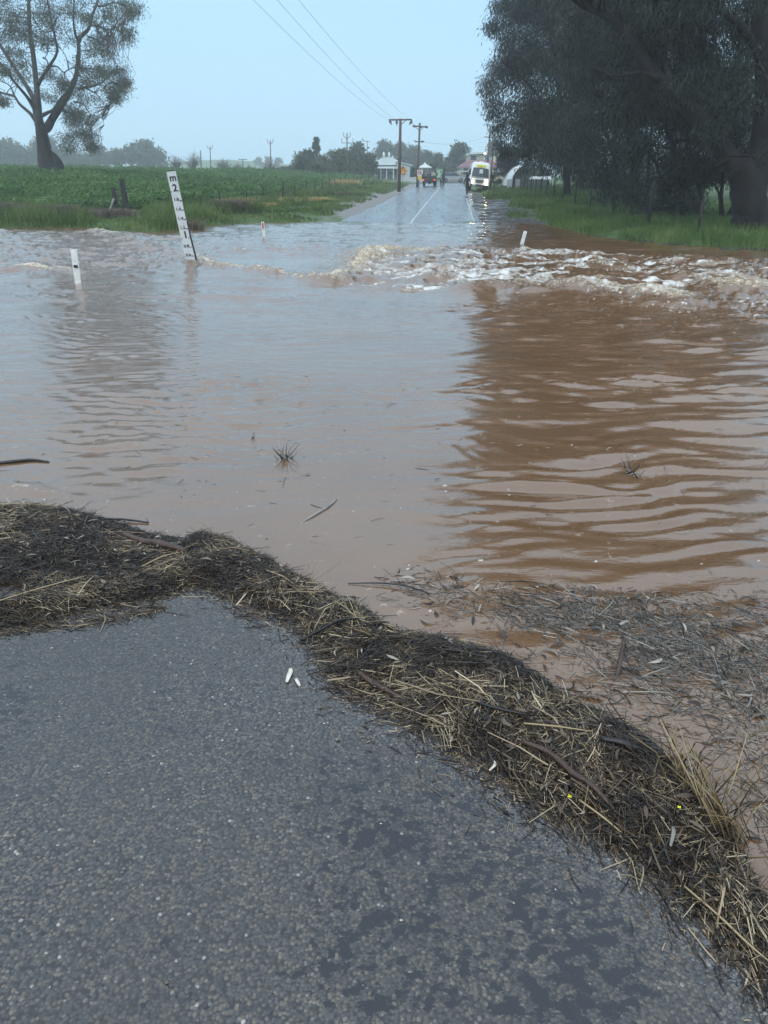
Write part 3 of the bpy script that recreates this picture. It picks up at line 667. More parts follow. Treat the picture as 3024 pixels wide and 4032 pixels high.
# ---- the big river gum in the crop, left
TY = 72.0
k1 = 1 / 2.07375
rg = np.random.default_rng(5)
def T1(pts, dys=0.0, ends=None):
    n = len(pts); return [aty(a * k1, b_ * k1, TY + (dys * i / max(1, n - 1))) for i, (a, b_) in enumerate(pts)]
def gum_bark():
    m = bpy.data.materials.new('gum_bark'); m.use_nodes = True; nt = m.node_tree; L = nt.links; b = nt.nodes['Principled BSDF']; b.inputs['Roughness'].default_value = .85
    tc = nt.nodes.new('ShaderNodeTexCoord'); sp_n = nt.nodes.new('ShaderNodeSeparateXYZ'); L.new(tc.outputs['Object'], sp_n.inputs[0])
    mp = nt.nodes.new('ShaderNodeMapping'); mp.inputs['Scale'].default_value = (1, 1, .3); L.new(tc.outputs['Object'], mp.inputs[0])
    nz = nt.nodes.new('ShaderNodeTexNoise'); nz.inputs['Scale'].default_value = 2.4; nz.inputs['Detail'].default_value = 6; L.new(mp.outputs[0], nz.inputs['Vector'])
    ml = nt.nodes.new('ShaderNodeMath'); ml.operation = 'MULTIPLY_ADD'; L.new(nz.outputs[0], ml.inputs[0]); ml.inputs[1].default_value = 5.0; L.new(sp_n.outputs['Z'], ml.inputs[2])
    mr = nt.nodes.new('ShaderNodeMapRange'); mr.inputs[1].default_value = 6.0; mr.inputs[2].default_value = 10.0; L.new(ml.outputs[0], mr.inputs[0])
    r1 = nt.nodes.new('ShaderNodeValToRGB'); L.new(nz.outputs[0], r1.inputs[0]); r1.color_ramp.elements[0].position = .35; r1.color_ramp.elements[1].position = .68; r1.color_ramp.elements[0].color = (.006, .0055, .006, 1); r1.color_ramp.elements[1].color = (.028, .025, .024, 1)
    r2 = nt.nodes.new('ShaderNodeValToRGB'); L.new(nz.outputs[0], r2.inputs[0]); r2.color_ramp.elements[0].position = .35; r2.color_ramp.elements[1].position = .68; r2.color_ramp.elements[0].color = (.030, .028, .027, 1); r2.color_ramp.elements[1].color = (.095, .088, .08, 1)
    mx = nt.nodes.new('ShaderNodeMix'); mx.data_type = 'RGBA'; L.new(mr.outputs[0], mx.inputs['Factor']); L.new(r1.outputs[0], mx.inputs['A']); L.new(r2.outputs[0], mx.inputs['B']); L.new(mx.outputs['Result'], b.inputs['Base Color'])
    bp = nt.nodes.new('ShaderNodeBump'); bp.inputs['Strength'].default_value = .8; bp.inputs['Distance'].default_value = .08; L.new(nz.outputs[0], bp.inputs['Height']); L.new(bp.outputs[0], b.inputs['Normal'])
    return m
M['gum_bark'] = gum_bark()
bz = aty(430 * k1, 1450 * k1, TY)
gum = thing('gum_tree', 'tall old gum tree with dark swollen base standing alone in the green crop', 'tree', tuple(bz))
ppm = 1 / (F * 1.09 / TY) * k1       # metres per zoomed px
mb = MB()
tp = spl(T1([(437, 1475), (428, 1440), (395, 1350), (366, 1240), (350, 1150), (338, 1080), (325, 1020)]), 5)
mb.tube(tp, [r_ * ppm for r_ in rint([104, 96, 76, 56, 48, 43, 36], len(tp))], 14, jit=.07)
mb.tube(spl(T1([(470, 1470), (472, 1390), (455, 1310), (400, 1230)]), 3), [r_ * ppm for r_ in rint([66, 56, 44, 12], 10)], 9, jit=.14)
for a in ((560, 1450, 700, 1462), (510, 1450, 610, 1430), (400, 1440, 300, 1452)):
    mb.tube(T1([(a[0] - 70, a[1] - 20), (a[0], a[1]), (a[2], a[3])], -1.5), [.35, .22, .06], 6)
mb.build('trunk', M['gum_bark'], gum, off=bz)
LIMBS = [([(345, 1060), (385, 1040), (440, 950), (540, 800), (615, 640), (640, 480), (642, 330)], [40, 38, 36, 30, 25, 21, 19], 1.5),
         ([(642, 330), (665, 290), (720, 240), (760, 110), (800, 0), (830, -120)], [17, 16, 15, 13, 12, 8], 1),
         ([(640, 330), (610, 260), (600, 120), (610, -60)], [13, 10, 8, 5], -1),
         ([(325, 1030), (315, 950), (300, 720), (275, 480), (245, 250), (235, 60), (240, -140)], [38, 34, 27, 23, 20, 17, 12], 0),
         ([(300, 930), (270, 800), (190, 660), (90, 510), (0, 370), (-90, 260)], [26, 22, 20, 18, 15, 10], 2),
         ([(290, 900), (220, 790), (110, 660), (0, 510), (-80, 420)], [18, 15, 13, 11, 8], -2),
         ([(305, 1010), (250, 930), (160, 850), (120, 790), (60, 770), (0, 750), (-70, 690)], [18, 15, 13, 12, 11, 9, 6], 1),
         ([(120, 790), (80, 700), (0, 660)], [8, 6, 4], 0),
         ([(310, 690), (350, 620), (410, 530), (465, 430), (455, 330), (430, 220), (400, 80), (380, -40)], [16, 15, 14, 12, 10, 9, 7, 5], -2),
         ([(340, 945), (390, 920), (440, 890), (500, 800), (545, 760)], [16, 15, 14, 13, 12], 0),
         ([(415, 540), (470, 545), (520, 590), (555, 570), (620, 545)], [7, 6, 6, 5, 3], -1),
         ([(520, 910), (600, 930), (680, 980), (740, 1050), (765, 1150)], [8, 7, 5, 4, 2], -2),
         ([(640, 725), (720, 712), (800, 690), (860, 650), (930, 580), (1010, 560)], [11, 10, 8, 7, 5, 3], 2),
         ([(700, 720), (790, 770), (850, 840), (890, 870)], [6, 5, 3, 2], 2),
         ([(720, 300), (780, 320), (850, 370), (960, 350), (1050, 300)], [8, 7, 5, 4, 2], 2),
         ([(730, 210), (800, 210), (880, 250), (1000, 200)], [8, 6, 4, 2], -2),
         ([(800, 50), (860, 45), (940, 20), (1020, 60), (1090, 110)], [9, 8, 6, 4, 2], 1),
         ([(600, 830), (680, 850), (740, 930), (830, 965), (850, 1020)], [7, 6, 4, 3, 1.5], 0),
         ([(270, 140), (300, 200), (360, 260), (420, 250)], [7, 5, 4, 3], 1), ([(350, 470), (380, 490), (400, 540)], [7, 7, 6], 0),
         ([(560, 560), (540, 470), (500, 400), (480, 380)], [5, 4, 3, 2], 1)]
tips = []
for P, rs, dy in LIMBS:
    q = spl(T1(P, dy * 1.6), 4); mb = MB(); mb.tube(q, [max(.015, r_ * ppm * float(np.interp(i_ / len(q), [0, .05, .35], [1.02, 1.0, .76]))) for i_, r_ in enumerate(rint(rs, len(q)))], 8, jit=.05)
    mb.build('limb', M['gum_bark'] if rs[0] > 12 else M['bark_grey'], gum, off=bz); tips += q[len(q) // 4:]
CL = [(1000, 60, 120), (1060, 130, 60), (950, 200, 130), (1040, 260, 60), (850, 300, 110), (900, 430, 105), (760, 420, 100), (960, 600, 80), (1010, 660, 50), (980, 730, 75), (900, 770, 60), (850, 690, 90), (740, 800, 95), (610, 850, 95), (430, 810, 80), (450, 650, 90), (560, 960, 65), (610, 1090, 75), (720, 1130, 70), (560, 1190, 45), (740, 1190, 40), (500, 300, 105), (400, 150, 105), (560, 90, 105), (150, 150, 115), (60, 80, 105), (80, 300, 95), (150, 430, 75), (300, 70, 115), (700, 130, 80), (690, 560, 80), (30, 560, 45), (200, 570, 60), (200, 280, 80), (330, 330, 60), (860, 110, 90), (700, 690, 75), (560, 700, 75), (820, 560, 60), (680, 960, 55), (20, 820, 22), (200, -300, 190), (520, -330, 190), (820, -300, 170), (0, -320, 180), (300, -560, 200), (650, -560, 190), (100, -760, 180), (450, -800, 180), (380, -90, 140), (700, -90, 150), (950, -90, 130), (100, -80, 140), (-60, 150, 130), (-100, 400, 100)]
cls = []
for (a, b_, r_) in CL:
    for s in range(4):
        rr = r_ * ppm * (.55 + .6 * rg.random()); cc = aty((a + rg.normal() * r_ * .5) * k1, (b_ + rg.normal() * r_ * .5) * k1, TY + rg.normal() * 2.6); cls.append((cc, (rr, rr, rr * .8)))
V, Q, tone, T = crown(cls, 15, 14, .23, .05, rg, droop=.6, tr=.25, shell=.1)
tag(mesh_np('foliage', V - bz, Q, M['leaf_gum'], gum, attrs={'rnd': tone}), kind='stuff')
tips = np.array(tips); mb = MB()
for t in T[::4]:
    j = np.argmin(((tips - t) ** 2).sum(1)); mb.tube(wob(tips[j], t, 3, .08, rg), [.035, .022, .014, .008], 3, False)
tag(mb.build('twigs', M['bark_grey'], gum, off=bz), kind='stuff')

# ---- the dark trees leaning over the right bank
def sample_poly(P, n, rg):
    P = np.array(P, float); out = []
    lo, hi = P.min(0), P.max(0)
    while len(out) < n:
        q = lo + (hi - lo) * rg.random((n * 3, 2)); ok = poly_sd(q[:, 0], q[:, 1], P) > 12
        out += list(q[ok])
    return np.array(out[:n])
def right_tree(name, label, poly, y, dy, ncl, rpx, stems, seed, tufts=34, lv=13, L=.30, W=.055, bark='bark_dark', extra=[]):
    rg = np.random.default_rng(seed)
    b0 = stems[0][0][0]; base = np.array([*aty(b0[0], b0[1], stems[0][3])[:2], 0.0]); base[2] = gz1(base[0], base[1])
    t = thing(name, label, 'tree', tuple(base), group='dark trees on the right bank')
    lim = []
    for si, (P, rs, ddy, yy) in enumerate(stems):
        pts = at_y(P, yy, np.linspace(0, ddy, len(P)))
        if si == 0 or P[0][1] > 700: pts[0][2] = gz1(pts[0][0], pts[0][1]) - .15
        q = spl(pts, 4); mb = MB(); mb.tube(q, rint(rs, len(q)), 9, jit=.08); mb.build('trunk' if P[0][1] > 700 else 'limb', M[bark], t, off=base)
        lim += q[len(q) // 3:]
    c = sample_poly(poly, ncl, rg); cls = []
    for (u, v) in c:
        yy = y + rg.normal() * dy; r_ = rpx * yy / (F * 1.1) * (.55 + .7 * rg.random()); cls.append((aty(u, v, yy), (r_, r_, r_ * .85)))
    for (u, v, r0) in extra:
        yy = y + rg.normal() * 1.0; r_ = r0 * yy / (F * 1.1); cls.append((aty(u, v, yy), (r_, r_, r_)))
    V, Q, tone, T = crown(cls, tufts, lv, L, W, rg, droop=1.1, tr=.24 * y / 50, shell=.3)
    tag(mesh_np('foliage', V - base, Q, M['leaf_dark'], t, attrs={'rnd': tone}), kind='stuff')
    lim = np.array(lim); mb = MB()
    for q in [np.array(c_) for c_, r_ in cls][::2] + list(T[::90]):
        j = np.argmin(((lim - q) ** 2).sum(1) + rg.random(len(lim)) * 3); mb.tube(wob(lim[j], q, 4, .06, rg), [.07, .05, .035, .02, .012], 4, False)
    tag(mb.build('twigs', M[bark], t, off=base), kind='stuff')
    return t
edge = [(1965, 20, 34), (1950, 90, 26), (1938, 112, 14), (1990, 190, 30), (1950, 262, 24), (1962, 300, 34), (1926, 318, 22), (1918, 350, 20), (1935, 400, 28), (1942, 450, 24), (1965, 505, 26), (1975, 560, 26), (1990, 600, 22), (1985, 130, 26), (1995, 245, 30), (2000, 420, 34)]
right_tree('tall_tree', 'tall leafy tree overhanging the white polytunnel with ragged left edge against the sky', [(1975, -550), (1965, 0), (1980, 160), (1990, 260), (1955, 330), (1960, 440), (1990, 560), (2010, 630), (2150, 640), (2230, 720), (2330, 700), (2330, -700), (1990, -700)], 66, 3.5, 230, 62,
           [([(2232, 800), (2225, 600), (2200, 350), (2160, 100), (2150, -200)], [.30, .25, .2, .15, .06], 1, 64), ([(2225, 560), (2150, 420), (2050, 300), (1970, 240)], [.14, .11, .07, .03], -2, 64), ([(2200, 350), (2270, 150), (2300, -100)], [.14, .1, .05], 2, 65)], 21, 34, 13, extra=edge)
right_tree('weeping_tree', 'weeping dark tree in the middle of the right hand trees with several thin stems', [(2190, -550), (2200, 300), (2190, 630), (2250, 730), (2330, 810), (2480, 830), (2540, 760), (2600, 400), (2600, -900), (2150, -900)], 52, 3.5, 215, 74,
           [([(2505, 850), (2500, 700), (2480, 450), (2430, 150), (2400, -200)], [.22, .2, .17, .12, .05], 1, 48), ([(2470, 846), (2440, 700), (2380, 500), (2300, 250)], [.14, .12, .09, .05], 2, 49), ([(2535, 850), (2550, 720), (2560, 560), (2590, 350)], [.13, .11, .09, .05], -1, 48), ([(2490, 850), (2470, 760), (2450, 640)], [.09, .08, .05], -1, 47), ([(2418, 838), (2400, 700), (2370, 560)], [.1, .09, .05], 0, 50)], 22, 36, 13)
right_tree('wattle_tree', 'low drooping tree just left of the huge gum trunk with foliage nearly to the grass', [(2440, -700), (2420, 400), (2430, 680), (2470, 810), (2600, 860), (2760, 840), (2770, 680), (2800, 520), (2750, -700)], 39, 2.6, 165, 84,
           [([(2690, 868), (2680, 780), (2660, 620), (2600, 400), (2560, 100)], [.16, .14, .12, .09, .04], 1, 37), ([(2745, 870), (2760, 800), (2740, 680), (2700, 500)], [.10, .09, .07, .04], -1, 37), ([(2650, 866), (2640, 780), (2570, 620)], [.08, .07, .04], 0, 38), ([(2770, 868), (2730, 800), (2700, 720)], [.06, .05, .03], 1, 36)], 23, 36, 13, L=.26, W=.045)
right_tree('crooked_tree', 'small crooked multi stemmed tree against the bright gap beside the huge gum trunk', [(2740, 380), (2730, 640), (2770, 740), (2850, 690), (2930, 700), (2940, 380)], 37, 1.5, 48, 70,
           [([(2850, 868), (2840, 780), (2850, 680), (2860, 560)], [.10, .09, .08, .05], 0, 36), ([(2856, 868), (2900, 790), (2920, 720), (2905, 600)], [.13, .12, .1, .06], 0, 35.5), ([(2838, 868), (2830, 760), (2790, 700), (2770, 660)], [.06, .05, .04, .02], 1, 36.5), ([(2898, 866), (2905, 800), (2935, 720)], [.1, .09, .06], 0, 36.8), ([(2858, 700), (2800, 715), (2750, 730)], [.04, .03, .015], 0, 36)], 24, 26, 13, L=.24, W=.04)
right_tree('huge_gum_tree', 'huge gum tree at the right edge with massive trunk and long limb leaning left', [(1900, -1900), (1850, -1100), (1960, -420), (2340, 0), (2480, 260), (2640, 430), (2800, 540), (2950, 640), (3200, 700), (3600, -400), (3700, -1900)], 29, 2.8, 330, 112,
           [([(2965, 915), (2962, 860), (2950, 780), (2935, 700), (2900, 650)], [.72, .60, .56, .54, .42], 0, 27), ([(2925, 700), (2870, 620), (2780, 500), (2660, 370), (2560, 280), (2480, 150), (2400, 70), (2300, 30)], [.40, .33, .28, .25, .22, .19, .14, .07], 1.5, 27),
            ([(2950, 780), (2990, 620), (3020, 400), (3010, 150), (2990, -200)], [.5, .40, .36, .32, .2], 0, 27), ([(2600, 310), (2520, 285), (2420, 300), (2330, 260)], [.09, .07, .05, .02], 1, 27.5), ([(3010, 260), (2930, 120), (2860, 60), (2760, 20)], [.16, .13, .1, .05], -1, 27), ([(2870, 620), (2820, 655), (2790, 640)], [.08, .05, .03], 0, 26.6), ([(2660, 370), (2600, 200), (2590, 0)], [.13, .1, .05], 1, 27.6)], 25, 36, 12, L=.22, W=.04)
for kx, (poly, y, sd_, st, lb) in enumerate([
    ([(2010, -300), (2020, 330), (2030, 620), (2160, 640), (2250, 730), (2330, 700), (2330, -300)], 84, 28, [([(2290, 760), (2270, 500), (2200, 100)], [.3, .22, .08], 0, 82)], 'dense dark tree filling in behind the tall ragged one beside the polytunnel'),
    ([(2280, -100), (2280, 700), (2450, 760), (2700, 760), (2760, 700), (2770, -100)], 80, 26, [([(2420, 790), (2420, 500), (2400, 100)], [.25, .2, .08], 0, 78)], 'broad dark tree closing the gap behind the weeping tree'),
    ([(2740, 0), (2740, 560), (2780, 690), (2860, 650), (2950, 740), (3200, 800), (3300, 0)], 60, 27, [([(3045, 850), (3050, 500), (3000, 100)], [.25, .2, .08], 0, 58)], 'shadowy tree behind the huge gum trunk at the right edge')]):
    right_tree('background_tree', lb, poly, y, 3, 75, 95, st, sd_, 30, 13, L=.42, W=.08)
# round hedge bush beside the polytunnel
def bush(name, label, u, v0, y, w, hgt, seed, m='leaf_dark', n=40, group=None, L=.16, W=.07):
    rg = np.random.default_rng(seed); b = aty(u, v0, y); b[2] = gz1(b[0], b[1]); t = thing(name, label, 'bush', tuple(b), group=group)
    cls = []
    for k in range(n):
        a = rg.random() * 6.28; q = math.sqrt(rg.random()); zz = rg.random() ** .8
        rr = math.sqrt(max(.05, 1 - zz * zz * .9)); cls.append((b + np.array([math.cos(a) * q * rr * w / 2, math.sin(a) * q * rr * w / 2, .15 + zz * (hgt - .3)]), (.32, .32, .28)))
    V, Q, tone, T = crown(cls, 20, 16, L, W, rg, droop=.2, tr=.14, shell=.2)
    tag(mesh_np('foliage', V - b, Q, M[m], t, attrs={'rnd': tone}), kind='stuff')
    mb = MB()
    for q in T[::60]: mb.tube(wob((b[0], b[1], b[2] - .1), q, 3, .05, rg), [.05, .035, .02, .01], 4, False)
    mb.build('stem', M['bark_grey'], t, off=b); return t
bush('hedge_bush', 'big rounded dark green bush left of the white polytunnel', 2000, 735, 100, 3.4, 4.4, 31, n=70)
bush('roadside_bush', 'low dark bush against the near panels of the polytunnel', 2062, 738, 97, 1.2, 1.9, 32, n=14)

# ---- far trees in the rain haze
def far_tree(label, u, vt, vb, w, y, seed, name='far_tree', group='hazy trees beyond the field', cone=False, trunk=True, m='leaf_far'):
    rg = np.random.default_rng(seed); top = aty(u, vt, y); b = aty(u, vb, y); hgt = top[2] - b[2]; W_ = w * y / (F * 1.1)
    t = thing(name, label, 'tree', tuple(b), group=group); cls = []
    low = .30 if hgt > 7 else .12
    for k in range(int(16 + w / 8)):
        zz = rg.random(); zc = low + (1 - low) * zz
        prof = (1 - zz) * .95 + .08 if cone else math.sqrt(max(.06, 1 - (2 * zz - .85) ** 2 * .78))
        a = rg.random() * 6.28; q = math.sqrt(rg.random()) * prof * .5 * .82; r_ = W_ * (.10 + .07 * rg.random()) * (.7 if cone else 1)
        cls.append((b + np.array([math.cos(a) * q * W_, math.sin(a) * q * W_, zc * (hgt - r_ * .8)]), (r_, r_, r_ * .8)))
    V, Q, tone, T = crown(cls, 13, 9, .055 * W_ + .22, .03 * W_ + .12, rg, droop=.3, tr=.05 * W_, shell=.4)
    tag(mesh_np('foliage', V - b, Q, M[m], t, attrs={'rnd': tone}), kind='stuff')
    mb = MB(); mb.tube(wob(b - np.array([0, 0, 1.5]), b + np.array([0, 0, hgt * .62]), 4, .02, rg), rint([.035 * hgt, .02 * hgt, .01 * hgt], 5), 7)
    for c_, r_ in cls[::3]: mb.tube(wob(b + np.array([0, 0, hgt * (.12 + .3 * rg.random())]), c_, 3, .05, rg), rint([.014 * hgt, .005 * hgt], 4), 4, False)
    mb.build('trunk', M['bark_grey'], t, off=b)
    return t
FT = [(45, 553, 668, 200, 285, 'leftmost hazy round tree at the edge of the frame'), (195, 534, 668, 150, 280, 'hazy tree showing right beside the old gum trunk'), (285, 590, 668, 120, 275, 'low hazy tree under the hanging gum branch'),
      (395, 570, 668, 110, 280, 'hazy tree with forked pale trunk right of the gum branch'), (470, 582, 670, 100, 285, 'hazy tree joining the big domed one on its left'), (572, 550, 672, 170, 280, 'big domed hazy tree above the gate posts'), (635, 596, 672, 70, 270, 'small hazy tree on the right flank of the big domed one'), (340, 600, 668, 110, 300, 'pale low hazy tree filling the gap beyond the crop'), (120, 600, 668, 130, 300, 'pale hazy tree low behind the old gum trunk'),
      (1205, 588, 700, 130, 150, 'dense broad tree left of the cottages under the pointed one'), (1275, 612, 700, 80, 155, 'rounded tree beside the dense broad one'), (1345, 580, 702, 120, 150, 'dark tree with the power pole rising behind it'), (1405, 560, 700, 150, 165, 'tall spreading tree left of the white cottage'), (1452, 590, 702, 70, 150, 'dark tree touching the white cottage roof'),
      (1505, 550, 690, 110, 260, 'hazy tree straight behind the white chimneys'), (1575, 560, 690, 100, 265, 'hazy tree behind the nearest tall power pole'), (1630, 575, 695, 100, 255, 'hazy tree behind the second power pole'), (1680, 592, 700, 90, 250, 'hazy spreading tree above the speed sign'), (1725, 605, 700, 80, 210, 'feathery tree above the parked truck'), (1765, 620, 705, 70, 200, 'dark tree at the end of the road'),
      (1805, 556, 705, 108, 200, 'large domed tree left of the beige building'), (1945, 550, 690, 76, 215, 'hazy tree behind the right hand power poles'), (1985, 600, 690, 60, 190, 'hazy tree tucked behind the rounded bush'), (1560, 640, 705, 60, 158, 'dark garden tree right of the white cottage'), (1640, 655, 708, 90, 160, 'dark shrubby tree behind the speed sign'), (1700, 640, 712, 70, 165, 'dark tree directly behind the parked truck'), (1755, 645, 712, 80, 168, 'dark shrubby tree by the road end'), (1990, 640, 715, 60, 150, 'shrubby tree beside the maroon roofed house')]
for i, (u, vt, vb, w, y, lb) in enumerate(FT): far_tree(lb, u, vt, vb, w, y, 100 + i)
far_tree('pointed conifer rising above the dense broad tree', 1247, 541, 640, 52, 158, 140, cone=True)
for i, (u, vt, vb, w, lb) in enumerate([(1020, 618, 650, 40, 'leftmost small tree on the faint green hill'), (1060, 612, 650, 45, 'second small tree on the faint green hill'), (1095, 620, 650, 40, 'third small tree on the faint green hill'), (1165, 630, 655, 50, 'small tree on the faint hill beside the dense broad tree'), (1300, 592, 650, 60, 'small hilltop tree right of the pointed conifer')]):
    far_tree(lb, u, vt, vb, w, 480, 150 + i, group='trees on the far hill')
for i, (u, vt, vb, w, lb) in enumerate([(1115, 658, 690, 70, 'dark hedge tree at the far side of the crop'), (1150, 650, 690, 40, 'upright dark shrub at the far side of the crop')]):
    far_tree(lb, u, vt, vb, w, 170, 160 + i)
# leafless trees
def bare_tree(label, u, vt, vb, w, y, seed):
    rg = np.random.default_rng(seed); top = aty(u, vt, y); b = aty(u, vb, y); hgt = top[2] - b[2]; W_ = w * y / (F * 1.1)
    t = thing('bare_tree', label, 'tree', tuple(b), group='leafless trees beyond the crop')
    mb = MB(); mb.tube([b - np.array([0, 0, 1]), b + np.array([0, 0, hgt * .3])], [.16, .12], 6)
    mb.build('trunk', M['bare'], t, off=b); mb = MB()
    for k in range(60):
        a = rg.random() * 6.28; e = rg.random() ** .7; p0 = b + np.array([0, 0, hgt * (.12 + .25 * rg.random())])
        rr = math.sin(e * 1.9) * .5 * W_; q = b + np.array([math.cos(a) * rr, math.sin(a) * rr, hgt * (.35 + .65 * math.cos(e * 1.35) * (.8 + .2 * rg.random()))])
        L_ = wob(p0, q, 4, .03, rg); mb.tube(L_, [.06, .045, .03, .02, .012], 3, False)
        for j in range(4):
            s = np.array(L_[2 + j % 3]); e2 = s + (q - p0) * .3 + rg.normal(size=3) * .12 * hgt; mb.tube([s, (s + e2) / 2 + rg.normal(size=3) * .05, e2], [.02, .015, .008], 3, False)
    mb.build('branches', M['bare'], t, off=b)
for i, (u, vt, vb, w, y, lb) in enumerate([(765, 608, 682, 66, 150, 'widest leafless tree straight above the depth gauge'), (695, 618, 680, 48, 152, 'leafless tree left of the widest one beyond the crop'), (883, 630, 686, 54, 150, 'leafless tree between two far power poles'), (937, 644, 688, 38, 155, 'small leafless tree beside the short far pole'), (981, 654, 688, 26, 160, 'smallest leafless tree just right of the short far pole'), (1062, 638, 690, 52, 150, 'leafless tree round the foot of a far power pole')]):
    bare_tree(lb, u, vt, vb, w, y, 200 + i)

# ---- crop, grass and weeds
def blades(P, H, W, lean, rg, cols=None):
    n = len(P); a = rg.random(n) * 6.28; s = np.column_stack([np.cos(a), np.sin(a), np.zeros(n)])
    l = np.column_stack([rg.normal(size=n), rg.normal(size=n), np.zeros(n)]) * lean * H[:, None]
    W = np.asarray(W).reshape(-1, 1); up = np.array([0, 0, 1.0])
    mid = P + up * H[:, None] * .6 + l * .35; tip = P + up * H[:, None] + l
    V = np.stack([P - s * W / 2, P + s * W / 2, mid + s * W * .4, mid - s * W * .4, tip], 1).reshape(-1, 3)
    b = np.arange(n)[:, None] * 5
    Q = np.concatenate([b + np.array([[0, 1, 2, 3]]), b + np.array([[3, 2, 4, 4]])], 0)
    Q2 = np.concatenate([b + np.array([[0, 1, 2]]), b + np.array([[0, 2, 3]]), b + np.array([[3, 2, 4]])], 0)
    return V, Q2
M['crop'] = leafmat('crop_leaves', [(.035, .075, .022), (.075, .16, .040), (.155, .265, .08)], trans=.3)
M['grass'] = leafmat('grass_blades', [(.036, .062, .020), (.072, .125, .034), (.12, .185, .05), (.22, .215, .085)], trans=.3)
M['dry'] = leafmat('dry_grass', [(.24, .17, .07), (.40, .30, .13), (.5, .40, .2)], trans=.2)
M['weed'] = leafmat('brown_weeds', [(.08, .065, .055), (.18, .145, .115), (.12, .15, .06)], trans=.2)
rg = np.random.default_rng(61)
# crop
n = 60000; y = 44 / (1 - rg.random(n) * .70); x = (rg.random(n) * 2 - 1) * (.62 * y + 4)
off = x - xc(y); ey = 46 + 5 * (fbm(x * .08, y * 0 + 1, 5, 2) - .5) - 2.5 * smooth((x + 22) / 10)
ok = (off < -12.6) & (y > ey) & (((x - bz[0]) ** 2 + (y - bz[1]) ** 2) > 3); x, y = x[ok][:17000], y[ok][:17000]; n = len(x)
z = gz(x, y); hh = .30 + .34 * fbm(x * .25, y * .25, 71, 3) + .42 * smooth((fbm(x * .10, y * .16, 77, 3) - .35) / .3); lv = 11; k = np.repeat(np.arange(n), lv); m = n * lv
sz = (.7 + y / 90)[k]
P = np.column_stack([x[k] + rg.normal(size=m) * .11 * sz, y[k] + rg.normal(size=m) * .11 * sz, z[k] + hh[k] * (.25 + .75 * np.tile(np.linspace(0, 1, lv), n))])
d = rg.normal(size=(m, 3)); d[:, 2] = np.abs(d[:, 2]) * .7 + .15; d = unit(d)
V, Q = leaf_quads(P, d, .17 * sz * (.7 + .6 * rg.random(m)), .085 * sz, rg)
tone = (.25 * rg.random(n)[k] + .45 * rg.random(m) + .45 * (fbm(x * .3, y * .12, 72, 3) - .2)[k]).clip(0, 1)
tag(mesh_np('bean_crop', V, Q, M['crop'], attrs={'rnd': np.repeat(tone, 4)}), 'thick green leafy crop covering the field on the left', kind='stuff')
# left verge grass
def scatter_grass(name, label, m, n, region, hf, wf, lean, seed, clump=0):
    rg = np.random.default_rng(seed); x, y = region(rg, n); z = gz(x, y); H = hf(x, y, rg); ok = (H > .02) & (z > -.05)
    x, y, z, H = x[ok], y[ok], z[ok], H[ok]
    V, Q = blades(np.column_stack([x, y, z - .02]), H, wf * (y / 35), lean, rg)
    tone = (.5 * rg.random(len(x)) + 1.0 * (fbm(x * .6, y * .6, seed, 3) - .28)).clip(0, 1)
    return tag(mesh_np(name, V, Q, M[m], attrs={'rnd': np.repeat(tone, 5)}), label, kind='stuff')
def reg_left(rg, n):
    y = 28.5 / (1 - rg.random(n) * .77); o = -4.6 - (rg.random(n) ** 1.0) * 26; return xc(y) + o, y
def h_left(x, y, rg):
    off = x - xc(y); sd = poly_sd(x, y, FAR_LAND); f = fbm(x * .45, y * .45, 9, 3)
    h = (.16 + .5 * smooth((f - .42) / .2)) * (.5 + .7 * rg.random(len(x)))
    h *= np.where(off > -7 - 2 * f, .35, 1.0) * (sd > -.12) * np.where((off > -6.2) & (f < .44), 0, 1) * (1 + .35 * smooth((1.5 - sd) / 1.5))
    h *= np.where((off < -12.6) & (y > 52), 0, 1)
    gx = aty(470, 836, 44.5)[0]; h *= 1 - .68 * smooth((1.7 - np.abs(x - gx * y / 44.5)) / .9) * smooth((y - 30.5) / 3) * smooth((47 - y) / 1.5)
    return np.where(sd < .05, h * .8, h)
scatter_grass('verge_grass', 'tall rank green grass on the left bank and verge', 'grass', 100000, reg_left, h_left, .03, .35, 62)
def reg_right(rg, n):
    y = 19 / (1 - rg.random(n) * .82); o = 4.6 + rg.random(n) * 15; return xc(y) + o, y
def h_right(x, y, rg):
    off = x - xc(y); sd = poly_sd(x, y, FAR_LAND); f = fbm(x * .5, y * .5, 19, 3); g = fbm(x * .35, y * .12, 21, 3)
    return (.10 + .30 * f) * (.5 + .8 * rg.random(len(x))) * (sd > -.02) * (off > 5.7 + (g - .5) * 3 - 2.2 * smooth((y - 55) / 50)) * (1 + .5 * smooth((1.2 - sd) / 1.2)) * np.where(fbm(x * .9, y * .9, 23, 2) < .30, .3, 1)
scatter_grass('bank_grass', 'short bright green grass on the right bank below the fence', 'grass', 80000, reg_right, h_right, .026, .35, 63)
def patch_reg(c, rx, ry):
    def f(rg, n): a = rg.random(n) * 6.28; q = np.sqrt(rg.random(n)); return c[0] + rx * q * np.cos(a) + rg.normal(size=n) * .15 * rx, c[1] + ry * q * np.sin(a) + rg.normal(size=n) * .15 * ry
    return f
def gp(u, v):
    """ground point under a photo pixel"""
    ys_ = np.linspace(20, 130, 2000); d = ray(u, v); t = ys_ / d[1]; zz = CAMH + d[2] * t; g = gz(d[0] * t, ys_); i = np.argmax(zz <= g); return np.array([d[0] * t[i], ys_[i]])
hl = lambda a, b_: (lambda x, y, rg: a + b_ * rg.random(len(x)))
